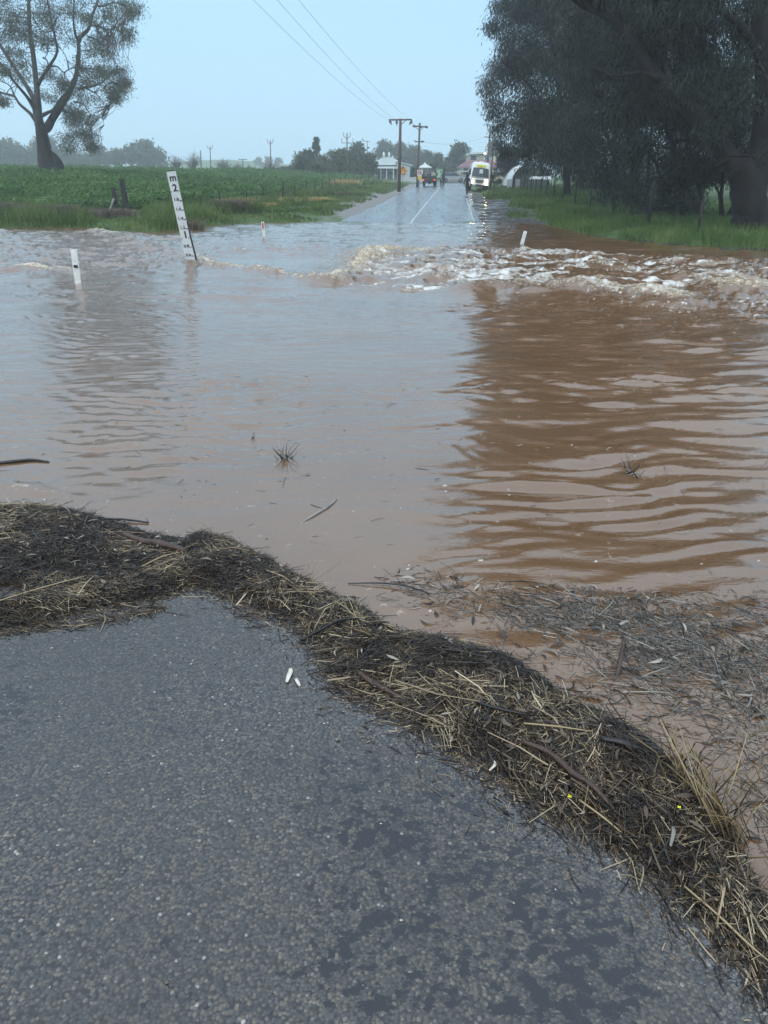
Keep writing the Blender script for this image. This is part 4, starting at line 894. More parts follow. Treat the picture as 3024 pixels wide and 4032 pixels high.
for i, (u, v, rx, ry, n, a, b_, m, nm, lb) in enumerate([
    (935, 815, 1.1, .7, 2200, .25, .35, 'dry', 'straw_patch', 'straw coloured dead grass clump nearest the flood on the left verge'), (1010, 815, 1.3, .6, 1800, .12, .2, 'dry', 'straw_patch', 'thin dead grass patch right of the straw clump on the left verge'), (1180, 793, 2.2, 2.0, 4200, .10, .18, 'dry', 'straw_patch', 'broad flat patch of dead yellow grass beside the gravel shoulder'), (1340, 738, 2.0, 2.2, 2600, .35, .65, 'dry', 'straw_patch', 'orange brown dead weeds heaped along the far field fence'),
    (345, 858, 1.9, 1.1, 11000, .18, .26, 'weed', 'weed_clump', 'brown dead weeds at the water edge left of the gate posts'), (210, 862, 1.3, .5, 5000, .3, .4, 'weed', 'weed_clump', 'sparser brown weeds at the water edge left of the larger patch'), (15, 855, .9, .4, 2400, .3, .45, 'weed', 'weed_clump', 'dark weeds on the bank at the left frame edge'), (905, 838, 1.0, .5, 2400, .3, .45, 'weed', 'weed_clump', 'dark shrubby weeds in front of the straw clump'), (1240, 768, 3, 1.5, 1500, .15, .25, 'weed', 'weed_clump', 'dull weeds lining the foot of the field fence')]):
    c = gp(u, v); o = scatter_grass(nm, lb, m, n, patch_reg(c, rx, ry), hl(a, b_), .03, .5, 70 + i)
# two tufts standing in the water by the gauge
for i, (u, v, lb) in enumerate([(742, 902, 'green grass tuft standing in the flood right behind the depth gauge'), (772, 905, 'larger rush tuft standing in the flood to the right of the depth gauge')]):
    rg = np.random.default_rng(90 + i); c = atz(u, v, 0); n = 160
    P = np.column_stack([c[0] + rg.normal(size=n) * .14, c[1] + rg.normal(size=n) * .14, np.full(n, -.08)]); V, Q = blades(P, .25 + .35 * rg.random(n), np.full(n, .03), .5, rg)
    o = mesh_np('grass_tuft', V - c, Q, M['weed'] if i else M['grass'], attrs={'rnd': np.repeat(rg.random(n), 5)}); o.location = tuple(c); tag(o, lb, 'plant', 'tufts in the flood')
# ------------------------------------------------------------------ lettering
def text(name, body, size, mt, parent, loc, rot=(math.pi / 2, 0, 0), off=0.0, sx=1.0, depth=.002, ax='CENTER'):
    cu = bpy.data.curves.new(name, 'FONT'); cu.body = body; cu.size = size; cu.align_x = ax; cu.align_y = 'CENTER'; cu.extrude = depth; cu.offset = off
    to = bpy.data.objects.new(name, cu); COL.objects.link(to)
    me = bpy.data.meshes.new_from_object(to.evaluated_get(bpy.context.evaluated_depsgraph_get()))
    bpy.data.objects.remove(to)
    me.name = name; me.materials.clear()
    o = link_mesh(name, me, mt, parent); o.location = loc; o.rotation_euler = rot; o.scale = (sx, 1, 1)
    return o

# ------------------------------------------------------------------ depth gauge and guide posts in the flood
gb = aty(748, 1018, 17.9)
gauge = thing('depth_gauge', 'white flood depth marker with black metre figures leaning in the current', 'depth gauge', tuple(gb), (R(3), R(-6.2), R(6)))
mb = MB(); mb.rbox((0, 0, .72), (.205, .012, 2.28), .004); M['gauge_grey'] = mat('gauge_grey_white', (.56, .57, .57), .5, var=.08, scale=9); board = mb.build('board', M['gauge_grey'], gauge)
z0 = .55
mb = MB(); mb.box((.03, .035, .55), (.12, .05, 2.3)); mb.tube([(.14, .10, -.3), (.10, .06, .8)], .02, 5); mb.build('post', M['dark_steel'], gauge)
mb = MB(); mb.box((0, 0, 1.875), (.20, .03, .012)); mb.build('cap', M['dark_steel'], gauge)
fy = -.0085
text('letter', 'm', .20, M['black'], gauge, (.01, fy, 2.275 - z0), off=.006, depth=.001)
text('numeral', '2', .205, M['black'], gauge, (.01, fy, 2.065 - z0), off=.006, depth=.001)
text('numeral', '1', .205, M['black'], gauge, (.015, fy, 1.07 - z0), off=.007, depth=.001)
for r_ in (1.8, 1.6, 1.4, 1.2, .8, .6):
    text('numeral', '%.1f' % r_, .088, M['black'], gauge, (-.016, fy, r_ + .03 - z0), off=.0028, depth=.001, sx=1.12)
    mb = MB(); mb.box((.073, fy, r_ - z0), (.055, .002, .017)); mb.build('tick', M['black'], gauge)
for r_ in (2.0, 1.0):
    for s in (-1, 1): mb = MB(); mb.box((.086 * s, fy, r_ - z0), (.03, .002, .017)); mb.build('tick', M['black'], gauge)
for a, b_, w in ((-.005, 1.93, .008), (.0, 1.90, .006), (-.01, 1.87, .01), (.008, 1.855, .02), (-.012, 1.835, .012), (.07, 1.775, .022), (.02, 1.69, .004), (.02, 1.66, .004), (.03, 1.31, .016), (.03, 1.15, .008)):
    mb = MB(); mb.box((a, fy, b_ - z0), (w, .002, .012 + .01 * (w < .007)), (0, random.uniform(-.8, .8), 0)); mb.build('scuff_mark', M['black'], gauge)
def guide_post(label, u0, v0, hpx, y, tilt, refl, wm=.1):
    b = aty(u0, v0, y); t = thing('guide_post', label, 'guide post', tuple(b), (R(4), R(tilt), 0), 'white guide posts standing in the flood'); hh = hpx * y / (F * 1.12)
    mb = MB(); w = wm / 2
    prof = [(-w, -.012), (-w + .012, -.018), (w - .012, -.018), (w, -.012), (w, .006), (w - .008, .006), (w - .012, -.006), (-w + .012, -.006), (-w + .008, .006), (-w, .006)]
    mb.loft([[(p[0], p[1], -.5) for p in prof], [(p[0], p[1], hh - .015) for p in prof], [(p[0], p[1], hh + (.012 if abs(p[0]) > w - .01 and refl == 'black' else 0)) for p in prof]])
    mb.build('post', M['white'], t)
    if refl == 'black':
        mb = MB(); mb.rbox((.003, -.024, hh * .48), (.075, .012, .05), .004); mb.build('reflector', M['black'], t)
        mb = MB(); mb.box((.0, -.0195, hh * .63), (.01, .004, .03)); mb.build('bolt', M['steel'], t)
    elif refl == 'red':
        mb = MB(); mb.rbox((.0, -.024, hh * .72), (.05, .012, .19), .004); mb.build('reflector', M['red'], t)
    else:
        mb = MB(); mb.box((.0, -.0195, hh * .75), (.012, .004, .05)); mb.build('bolt', M['steel'], t)
    return t
guide_post('white guide post with a black marker plate nearest on the left', 307, 1107, 127, 14.0, 3.6, 'black', .115)
guide_post('small white guide post with red reflector beyond the depth gauge', 1040, 929, 55, 27.0, -2.5, 'red')
guide_post('plain white guide post leaning right beside the dark bank', 2054, 963, 54, 23.5, 12, 'none', .105)

# ------------------------------------------------------------------ timber gate remnant and fences
c0 = gp(477, 836); zb = gz1(*c0)
gate = thing('gate_remnant', 'two dark timber posts joined by steel rungs with a grey brace at the crop edge', 'fence', (c0[0], c0[1], zb))
mpp = c0[1] / (F * 1.1)
mb = MB(); mb.box((.30 * 1.05, 0, .75), (.20, .18, 1.75), (0, R(-4), 0)); mb.build('tall_post', M['dark_timber'], gate)
mb = MB(); mb.box((-.22, .02, .58), (.18, .17, 1.25), (0, R(-4), 0)); mb.build('short_post', M['dark_timber'], gate)
mb = MB(); mb.tube([(-.24, -.12, .68), (-.62, -.2, -.1)], .06, 7); mb.build('brace', M['grey_timber'], gate)
mb = MB(); mb.tube([(-.22, -.02, 1.13), (.08, -.02, 1.13), (.14, -.02, 1.06), (.17, -.02, .8), (.24, 0, .1)], .032, 6)
mb.build('gate_frame', M['dark_steel'], gate)
for zz in (.84, .58, .34): mb = MB(); mb.tube([(-.2, -.02, zz), (.24, -.02, zz)], .03, 5); mb.build('rung', M['dark_steel'], gate)

def wire_fence(name, label, posts, m, r_, hts, wires=4, base_dz=0):
    P = []
    for (u, v, y, top) in posts:
        b = aty(u, v, y); P.append(np.array([b[0], y, gz1(b[0], y)]))
    t = thing(name, label, 'fence', tuple(P[0]))
    for i, p in enumerate(P):
        hh = hts[i] if isinstance(hts, (list, tuple)) else hts
        ln = np.array([random.uniform(-.10, .10), random.uniform(-.06, .06), 0])
        rr = r_[i] if isinstance(r_, (list, tuple)) else r_
        mb = MB(); mb.tube([p - P[0] + np.array([0, 0, -.2]), p - P[0] + ln * .5 + np.array([0, 0, hh * .5]), p - P[0] + ln + np.array([0, 0, hh])], [rr, rr * .95, rr * .9], 6, jit=.1)
        mb.build('post', m, t)
    for k in range(wires):
        mb = MB(); z = .25 + .75 * k / max(1, wires - 1) * .95
        for a, b_ in zip(P[:-1], P[1:]):
            mid = (a + b_) / 2 - P[0] + np.array([0, 0, z - .03]); mb.tube([a - P[0] + np.array([0, 0, z]), mid, b_ - P[0] + np.array([0, 0, z])], .004, 3, False)
        mb.build('wire', M['dark_steel'], t)
    return t
def offx(o, y): return xc(y) + o
def along(o, ys_): return [(CU + offx(o, y) * F / (y * cp + 1.0 * sp_), 0, y, 0) for y in ys_]
wire_fence('field_fence', 'low wire fence with thin dark posts between the crop and the left verge', along(-11.9, [40, 43.5, 49, 54, 60, 65, 70, 74.5, 79, 84, 88.5, 93, 97, 101, 105, 109, 113, 117, 121, 125]), M['dark_timber'], .045, [.9, 1.2, 1.1, 1.15, 1.2, 1.1, 1.15, 1.1, 1.15, 1.2, 1.1, 1.1, 1.2, 1.1, 1.2, 1.2, 1.1, 1.2, 1.1, 1.2], 4)
wire_fence('bank_fence', 'wire fence with dark posts along the right bank under the trees', along(10.9, [24.5, 31, 38, 44.5, 50, 55.5, 60.5, 65, 69.5, 73.5, 77.5, 81.5, 85.5, 89, 92.5, 96]), M['dark_timber'], [.05, .085, .045, .05, .05, .05, .06, .045, .05, .045, .05, .045, .05, .045, .05, .05], [1.0, 1.35, 1.3, 1.2, 1.35, 1.25, 1.4, 1.2, 1.3, 1.2, 1.25, 1.2, 1.3, 1.2, 1.2, 1.3], 4)

# ------------------------------------------------------------------ power poles and lines
def pole(label, u0, v0, u1, v1, y, kind, r_=.14, m='pole_timber', group='power poles'):
    b = aty(u0, v0, y); tp = aty(u1, v1, y); b[2] = gz1(b[0], y) - .3; t = thing('power_pole', label, 'power pole', tuple(b), group=group)
    D = tp - b; s = y / (F * 1.05)
    mb = MB(); mb.tube([(0, 0, 0), tuple(D * .5), tuple(D)], [r_, r_ * .85, r_ * .7], 8); mb.build('pole', M[m], t)
    return t, D, s
P1, D1, s1 = pole('tall power pole with one wide crossarm and three hanging insulators', 1571, 714, 1577, 467, 84, 'T', .19)
ax = D1 + np.array([0, 0, -4 * s1])
def local(t, u, v, y): return aty(u, v, y) - np.array(t.location)
mb = MB(); mb.tube([local(P1, 1532, 472, 84), local(P1, 1622, 471, 84)], .075, 6); mb.build('crossarm', M['pole_timber'], P1)
mb = MB(); mb.tube([local(P1, 1580, 491, 84), local(P1, 1598, 474, 84)], .035, 5); mb.build('brace', M['pole_timber'], P1)
ins_ends = []
for (a, b_, c, d) in ((1533, 473, 1543, 492), (1562, 474, 1562, 494), (1622, 476, 1611, 492)):
    mb = MB(); p, q = local(P1, a, b_, 84), local(P1, c, d, 84 - .5); mb.tube([p, p + (q - p) * .15, p + (q - p) * .2, p + (q - p) * .55, p + (q - p) * .6, q], [.07, .07, .13, .12, .04, .035], 7); mb.build('insulator', M['insulator'], P1); ins_ends.append(p + np.array(P1.location))
P2, D2, s2 = pole('second power pole with two crossarms behind the speed sign', 1643, 716, 1653, 484, 102, 'TT', .17)
for (a, va, b_, vb, w) in ((1628, 496, 1682, 500, .08), (1634, 558, 1668, 559, .06)):
    mb = MB(); mb.tube([local(P2, a, va, 102), local(P2, b_, vb, 102)], w, 6); mb.build('crossarm', M['pole_timber'], P2)
for a, va in ((1631, 497), (1656, 499), (1679, 500), (1635, 555), (1665, 556)):
    mb = MB(); p = local(P2, a, va, 101.9); mb.tube([p + np.array([-.18, 0, .05]), p + np.array([.18, 0, -.06])], .13 if va < 520 else .05, 6); mb.build('insulator', M['insulator'], P2)
for (a, va, b_, vb) in ((1638, 500, 1650, 514), (1668, 502, 1655, 514)):
    mb = MB(); mb.tube([local(P2, a, va, 102), local(P2, b_, vb, 102)], .03, 4); mb.build('brace', M['steel'], P2)
P3, D3, s3 = pole('power pole with forked top and crossarm behind the school bus', 1915, 716, 1931, 495, 118, 'Y', .15, 'pole_timber')
mb = MB(); mb.tube([local(P3, 1907, 539, 118), local(P3, 1946, 542, 118)], .06, 5); mb.build('crossarm', M['pole_timber'], P3)
for s in (-1, 1):
    mb = MB(); p = local(P3, 1929, 520, 118); mb.tube([p, p + np.array([.3 * s, 0, .25]), p + np.array([.34 * s, 0, .75])], .045, 5); mb.build('insulator', M['insulator'], P3)
P4, D4, s4 = pole('shorter T shaped power pole right beside the school bus', 1928, 742, 1943, 580, 99, 'T', .12)
mb = MB(); mb.tube([local(P4, 1930, 581, 99), local(P4, 1958, 583, 99)], .05, 5); mb.build('crossarm', M['pole_timber'], P4)
for i, (u0, v0, u1, v1, y, kind, lb) in enumerate([(793, 690, 790, 592, 160, 'plain', 'plain far power pole beyond the crop above the depth gauge'), (831, 690, 827, 577, 175, 'fork', 'far power pole with small forked top right of the plain one'), (958, 690, 956, 626, 165, 'T', 'shortest far T shaped pole between leafless trees'), (1068, 695, 1064, 552, 160, 'fork', 'tallest far pole with U shaped forked top'), (1368, 705, 1366, 524, 140, 'fork', 'far power pole with forked top above the dark tree left of the white cottage'), (1446, 700, 1446, 553, 240, 'T', 'faint distant power pole above the treetops left of the cottage chimneys')]):
    t, D, s = pole(lb, u0, v0, u1, v1, y, kind, .13, group='far power poles')
    if kind == 'fork':
        for sx in (-1, 1): mb = MB(); p = D * .88; mb.tube([p, p + np.array([.55 * sx, 0, .45]), p + np.array([.58 * sx, 0, 1.0])], .06, 5); mb.build('insulator', M['steel'], t)
    if kind == 'T': mb = MB(); mb.tube([D * .97 + np.array([-.9, 0, 0]), D * .97 + np.array([.9, 0, 0])], .07, 5); mb.build('crossarm', M['pole_timber'], t)
    if i == 4:
        mb = MB(); p = local(t, 1345, 563, 140); mb.tube([p, local(t, 1395, 563, 140)], .05, 5); mb.build('crossarm', M['pole_timber'], t)
        for u in (1346, 1390): mb = MB(); p = local(t, u, 562, 140); mb.tube([p, p + np.array([0, 0, .7])], .05, 5); mb.build('insulator', M['steel'], t)
# three conductors from the tall pole to one behind the camera on the left
for i, ((u0, v0), e, lb) in enumerate(zip(((998, 0), (1092, 0), (1176, 0)), ins_ends, ('left overhead power line crossing the sky from the tall pole', 'middle overhead power line crossing the sky from the tall pole', 'right overhead power line crossing the sky from the tall pole'))):
    a = aty(u0, v0, 30.0); d = a - e; far_ = e + d * 1.9; pts = []
    for k in range(41):
        q = k / 40; p = e + (far_ - e) * q; p[2] += -4 * .95 * q * (1 - q) * 1.3 + 4 * .95 * .526 * .474 * 1.3 * (q / .526 if q < .526 else 1); pts.append(p)
    t = thing('power_line', lb, 'power line', tuple(e), group='overhead power lines'); mb = MB(); mb.tube(pts, .0065, 4, False); mb.build('conductor', M['wire'], t, off=e)
for i, ((u0, v0, y0), (u1, v1, y1), lb) in enumerate([((1622, 476, 84), (1656, 499, 102), 'short line dipping from the tall pole to the second pole'), ((1668, 559, 102), (1907, 541, 118), 'thin line strung from the second pole over the road to the forked pole')]):
    a, b_ = aty(u0, v0, y0), aty(u1, v1, y1); t = thing('power_line', lb, 'power line', tuple(a)); mb = MB()
    mb.tube([a + (b_ - a) * q - np.array([0, 0, 4 * q * (1 - q) * .5]) for q in np.linspace(0, 1, 12)], .012, 4, False); mb.build('conductor', M['wire'], t, off=a)

# ------------------------------------------------------------------ road signs
def at_ground(u, y): p = aty(u, 720, y); return np.array([p[0], y, gz1(p[0], y)])
sg = at_ground(1586, 88); sg_z = lambda v, y=88: aty(1586, v, y)[2] - sg[2]
sign = thing('warning_sign', 'amber diamond give way ahead sign beside the tall power pole', 'road sign', tuple(sg))
mb = MB(); mb.tube([(0, .06, -.3), (0, .06, sg_z(670))], .035, 7); mb.build('sign_post', M['steel'], sign)
zc_, hw = sg_z(672.5), 16.5 * 88 / (F * 1.05)
mb = MB(); mb.prism([(0, zc_ - hw), (hw, zc_), (0, zc_ + hw), (-hw, zc_)], -.012, .012); mb.build('sign_face', M['orange'], sign)
h2 = hw * .96
mb = MB()
for k in range(4):
    P_ = [(0, -1), (1, 0), (0, 1), (-1, 0)]; a, b_ = P_[k], P_[(k + 1) % 4]
    q = [(a[0] * h2, zc_ + a[1] * h2), (b_[0] * h2, zc_ + b_[1] * h2), (b_[0] * h2 * .93, zc_ + b_[1] * h2 * .93), (a[0] * h2 * .93, zc_ + a[1] * h2 * .93)]; mb.prism(q, -.0165, -.0125)
mb.build('border', M['black'], sign)
mb = MB(); t_ = hw * .40; zt = zc_ - hw * .02; mb.prism([(-t_, zt), (0, zt - t_ * 1.7), (t_, zt)], -.017, -.0125); mb.build('give_way_triangle', M['red'], sign)
mb = MB(); t_ *= .62; zt2 = zt - .06 - .0; mb.prism([(-t_, zt2), (0, zt2 - t_ * 1.7), (t_, zt2)], -.022, -.018); mb.build('triangle_centre', M['white'], sign)
mb = MB(); z3 = zc_ + hw * .28; w_ = hw * .09
mb.prism([(-w_, z3), (w_, z3), (w_, z3 + hw * .26), (hw * .24, z3 + hw * .26), (0, z3 + hw * .52), (-hw * .24, z3 + hw * .26), (-w_, z3 + hw * .26)], -.017, -.0125); mb.build('arrow', M['black'], sign)
sb = at_ground(1651, 98); zz = lambda v: aty(1651, v, 98)[2] - sb[2]; pxm = 98 / (F * 1.05)
sp = thing('speed_sign', 'white fifty speed limit sign with yellow plate below', 'road sign', tuple(sb), group=None)
mb = MB(); mb.tube([(0, .06, -.3), (0, .06, zz(672))], .035, 7); mb.build('sign_post', M['steel'], sp)
mb = MB(); mb.rbox((0, 0, (zz(669) + zz(693)) / 2), (17 * pxm, .03, zz(669) - zz(693)), .014); mb.build('sign_face', M['white'], sp)
zc_ = (zz(671) + zz(691)) / 2; ro = 8.0 * pxm; ri = 6.1 * pxm
ring = MB(); n_ = 28; R0 = [(ro * math.cos(2 * math.pi * k / n_), ro * math.sin(2 * math.pi * k / n_)) for k in range(n_)]; R1 = [(ri * math.cos(2 * math.pi * k / n_), ri * math.sin(2 * math.pi * k / n_)) for k in range(n_)]
for k in range(n_):
    j = (k + 1) % n_; ring.prism([(R0[k][0], zc_ + R0[k][1]), (R0[j][0], zc_ + R0[j][1]), (R1[j][0], zc_ + R1[j][1]), (R1[k][0], zc_ + R1[k][1])], -.022, -.017)
ring.build('red_ring', M['red'], sp)
text('numeral', '50', 9.5 * pxm, M['black'], sp, (0, -.018, zc_), off=.01)
mb = MB(); mb.rbox((-.05 + 0.06, 0, (zz(694) + zz(706.5)) / 2), (12 * pxm, .03, 12.3 * pxm), .014); mb.build('yellow_plate', M['yellow'], sp)
text('numeral', '50', 4.2 * pxm, M['black'], sp, (.01, -.018, (zz(694) + zz(706.5)) / 2))
gsb = at_ground(1733, 116); zg = lambda v: aty(1733, v, 116)[2] - gsb[2]; pg = 116 / (F * 1.05)
gs = thing('direction_sign', 'green road direction sign between the parked truck and two standing people', 'road sign', tuple(gsb))
for s in (-1, 1): mb = MB(); mb.tube([(s * .5, .06, -.3), (s * .5, .06, zg(668))], .04, 6); mb.build('sign_post', M['steel'], gs)
mb = MB(); mb.rbox((0, 0, (zg(667) + zg(683)) / 2), (27 * pg, .04, 16 * pg), .02); mb.build('sign_face', M['green_sign'], gs)
mb = MB(); mb.rbox((-.2, 0, (zg(684) + zg(699)) / 2), (15 * pg, .04, 14 * pg), .02); mb.build('lower_panel', M['pale_green_sign'], gs)
for k, (v, w) in enumerate(((671, 16), (675, 20), (679, 14))):
    mb = MB(); mb.box((-.1, -.024, zg(v)), (w * pg, .006, 1.1 * pg)); mb.build('print_bar', M['white'], gs)

# ------------------------------------------------------------------ vehicles
def wheel(parent, loc, r_, w, rim='steel'):
    o = MB().tube([(loc[0] - w / 2, loc[1], loc[2]), (loc[0] - w / 2 + .02, loc[1], loc[2]), (loc[0] + w / 2 - .02, loc[1], loc[2]), (loc[0] + w / 2, loc[1], loc[2])], [r_ * .88, r_, r_, r_ * .88], 18).build('wheel', M['rubber'], parent)
    MB().tube([(loc[0] - w / 2 - .005, loc[1], loc[2]), (loc[0] + w / 2 + .005, loc[1], loc[2])], r_ * .55, 12, sm=False).build('rim', M[rim], o)
    return o
ub = at_ground(1690, 106); ub[2] = plane_z(106) + .10 + .02
ute = thing('tray_truck', 'dark army green tray truck seen from behind with red tail lights lit', 'truck', tuple(ub), (0, 0, R(-5)))
# front cab (faces +y), tray at the back (-y side faces us)
mb = MB()
prof = [(.55, .95), (.55, 1.15), (.75, 1.86), (1.95, 1.9), (2.45, 1.25), (3.5, 1.16), (3.62, 1.0), (3.62, .55), (.55, .55)]
def sidepoly(P_, x0, x1, tap=0.0):
    n = len(P_); ring0 = [(x0 + (tap if p[1] > 1.3 else 0), p[0], p[1]) for p in P_]; ring1 = [(x1 - (tap if p[1] > 1.3 else 0), p[0], p[1]) for p in P_]
    return ring0, ring1
mb.loft([list(reversed(sidepoly(prof, -.85, .85, .10)[0])), list(reversed(sidepoly(prof, -.85, .85, .10)[1]))]); mb.build('cab', M['army'], ute)
mb = MB(); mb.box((0, .63, 1.5), (1.34, .03, .44), (R(-15.5), 0, 0)); mb.build('rear_window', M['glass'], ute)
for s in (-1, 1):
    mb = MB(); mb.box((s * .785, 1.35, 1.52), (.02, .9, .40), (0, s * R(-7), 0)); mb.build('side_window', M['glass'], ute)
mb = MB(); mb.rbox((0, -.55, .80), (1.86, 2.0, .10), .02); tray = mb.build('tray', M['army'], ute)
for k, (c_, d_) in enumerate((((-.91, -.55, 1.0), (.05, 2.0, .36)), ((.91, -.55, 1.0), (.05, 2.0, .36)))): mb = MB(); mb.rbox(c_, d_, .015); mb.build('side_board', M['army'], ute)
mb = MB(); mb.rbox((0, -1.57, .98), (1.88, .05, .44), .015); tg = mb.build('tailgate', M['army'], ute)
mb = MB(); mb.box((0, -1.60, 1.19), (1.86, .03, .03)); mb.build('top_rail', M['steel'], tg)
mb = MB(); mb.tube([(-.86, .42, .85), (-.80, .42, 1.95), (.80, .42, 1.95), (.86, .42, .85)], .035, 6); mb.tube([(-.82, .42, 1.6), (.82, .42, 1.6)], .025, 5); mb.build('headboard_rack', M['dark_steel'], ute)
for s in (-1, 1): mb = MB(); mb.tube([(s * .62, .42, 1.95), (s * .62, .42, 2.08)], .05, 6); mb.build('work_lamp', M['black'], ute)
for s in (-1, 1):
    mb = MB(); mb.rbox((s * .72, -1.62, .72), (.22, .06, .12), .02); hs = mb.build('lamp_housing', M['dark_steel'], ute)
    mb = MB(); mb.disc((s * .72, -1.66, .72), .085, 'y', 14, .03); mb.build('tail_light', M['tail'], hs)
mb = MB(); mb.rbox((0, -1.45, .60), (1.5, .2, .16), .03); mb.build('rear_bumper', M['dark_steel'], ute)
mb = MB(); mb.box((-.25, -1.56, .72), (.34, .01, .10)); mb.build('number_plate', M['steel'], ute)
mb = MB(); mb.box((0, .9, .55), (.8, 3.6, .16)); mb.tube([(-.7, -.6, .38), (.7, -.6, .38)], .07, 7); mb.rbox((.1, -.6, .36), (.28, .3, .28), .06); mb.build('chassis', M['dark_steel'], ute)
for s in (-1, 1):
    wheel(ute, (s * .70, -.6, .39), .39, .27); wheel(ute, (s * .74, 2.75, .39), .39, .25)
    mb = MB(); mb.box((s * .70, -1.18, .42), (.30, .02, .34)); mb.build('mud_flap', M['rubber'], ute)
    mb = MB(); mb.rbox((s * 1.02, 1.9, 1.35), (.16, .10, .24), .03); mb.build('side_mirror', M['black'], ute)
MB().tube([(-.1, -.1, 1.16), (-.1, .1, 1.16)], .36, 18).build('spare_wheel', M['rubber'], ute)
MB().tube([(-.1, -.115, 1.16), (-.1, .11, 1.16)], .19, 14, sm=False).build('spare_rim', M['steel'], ute)
mb = MB(); mb.prism([(.28, .9), (.78, .9), (.80, 1.36), (.62, 1.62), (.30, 1.60)], -.62, -.02); cn = mb.build('canvas_load', M['pale_canvas'], ute)
mb = MB(); mb.box((.43, -.632, 1.46), (.16, .012, .12)); mb.box((.60, -.632, 1.22), (.24, .012, .16)); mb.build('dark_opening', M['black'], cn)

# ---- the school bus, leaning on the soft shoulder, lamps lit. Front faces -y
bb = aty(1883, 752, 88); 
bus = thing('school_bus', 'white school bus with yellow sign and lit headlights tilted on the soft shoulder', 'bus', (bb[0], 88, plane_z(88) + .0), (0, R(5.8), R(-4)))
def bring(y, w, z0_, z1_, r_, top=0.0):
    w2 = w / 2; wt = w2 - top
    pts = [(-w2 + .06, y, z0_), (w2 - .06, y, z0_), (w2, y, z0_ + .1), (w2, y, 1.25), (wt, y, z1_ - r_), (wt - r_ * .35, y, z1_ - r_ * .35), (wt - r_, y, z1_), (-wt + r_, y, z1_), (-wt + r_ * .35, y, z1_ - r_ * .35), (-wt, y, z1_ - r_), (-w2, y, 1.25), (-w2, y, z0_ + .1)]
    return pts
W_ = 2.04
rings = []
def front(z):   # nose profile: bumper proud, bonnet, then raked screen
    return np.interp(z, [.38, .52, 1.25, 2.46, 2.60, 2.72], [0.0, .0, .14, .80, .90, 1.05])
def bus_ring(k, w, z0_, z1_, r_, top):
    P_ = bring(0, w, z0_, z1_, r_, top); return [(p[0], front(p[2]) + k, p[2]) for p in P_]
rings = [bus_ring(0.02, W_ - .14, .42, 2.68, .22, .12), bus_ring(.10, W_, .38, 2.74, .25, .10)]
for y_ in (2.0, 4.0, 6.6): rings.append([(p[0], y_, p[2]) for p in bring(0, W_, .38, 2.76, .25, .10)])
rings.append([(p[0], 6.8, p[2]) for p in bring(0, W_ - .15, .45, 2.68, .22, .12)])
mb = MB(); mb.loft(rings, caps=False); mb.add(rings[0], [(0, 1, 2, 11), (11, 2, 3, 10), (10, 3, 4, 9), (9, 4, 5, 8), (8, 5, 6, 7)]); mb.add(rings[-1], [tuple(range(12))]); mb.build('body', M['bus_white'], bus)
def fpatch(poly, proud, name, mt, parent=bus, th=.02):
    """panel lying on the nose: polygon in x,z"""
    mb = MB(); n = len(poly); a = [(p[0], front(p[1]) + .02 - proud, p[1]) for p in poly]; b_ = [(p[0], front(p[1]) + .02 - proud + th, p[1]) for p in poly]
    mb.loft([list(reversed(b_)), list(reversed(a))] if False else [a, b_]); return mb.build(name, mt, parent)
ws = [(-.90, 1.32), (.90, 1.32), (.86, 1.75), (.80, 2.16), (0, 2.22), (-.80, 2.16), (-.86, 1.75)]
wsn = fpatch(ws, .035, 'windscreen', M['glass'])
mb = MB(); mb.box((.05, front(1.85) - .045, 1.86), (.36, .01, .42), (R(-24), 0, 0)); mb.build('paper_notice', M['pale_canvas'], wsn)
for s in (-1, 1): mb = MB(); mb.tube([(s * .35 - .1, front(1.33) - .04, 1.33), (s * .35 + .4, front(1.5) - .035, 1.46)], .014, 4); mb.build('wiper', M['black'], wsn)
ys_ = fpatch([(-.50, 2.27), (.50, 2.27), (.50, 2.47), (-.50, 2.47)], .06, 'sign_board', M['bright_yellow'])
text('lettering', 'SCHOOL BUS', .145, M['dark_steel'], ys_, (0, front(2.37) - .055, 2.37), (math.pi / 2 + R(-12), 0, 0), sx=.95, depth=.004)
fpatch([(-.94, 1.20), (.94, 1.20), (.93, 1.28), (-.93, 1.28)], .03, 'scuttle_trim', M['steel'])
gr = fpatch([(-.36, .74), (.36, .74), (.44, 1.06), (-.44, 1.06)], .05, 'grille', M['black'])
for z in (.80, .92, 1.04): mb = MB(); mb.box((0, front(z) - .05, z), (.80, .03, .028)); mb.build('chrome_bar', M['chrome'], gr)
for s in (-1, 1):
    hs = fpatch([(s * .48, .72), (s * .90, .76), (s * .92, 1.04), (s * .50, 1.0)], .04, 'lamp_housing', M['chrome'])
    mb = MB(); mb.disc((s * .70, -.04, .86), .115 if s > 0 else .075, 'y', 16, .03); mb.build('headlight', M['head'], hs)
    mb = MB(); mb.tube([(s * .98, .5, 1.5), (s * 1.12, .42, 1.62)], .025, 5); mb.rbox((s * 1.15, .40, 1.62), (.17, .10, .36), .03); mb.build('wing_mirror', M['black'], bus)
    mb = MB(); mb.box((s * (W_ / 2 + .003), 3.7, 1.75), (.012, 4.6, .62), (0, s * R(-3.5), 0)); mb.build('side_window', M['glass'], bus)
    wheel(bus, (s * .84, 1.25, .36), .36, .24); wheel(bus, (s * .80, 5.1, .36), .36, .34)
bp_ = MB(); bp_.rbox((0, .0, .50), (1.96, .16, .22), .05); bum = bp_.build('bumper', M['dark_steel'], bus)
mb = MB(); mb.box((-.52, -.09, .52), (.37, .012, .12)); mb.build('number_plate', M['white'], bum)
mb = MB(); mb.rbox((.32, -.09, .50), (.10, .02, .12), .01); mb.build('fog_lamp', M['chrome'], bum)
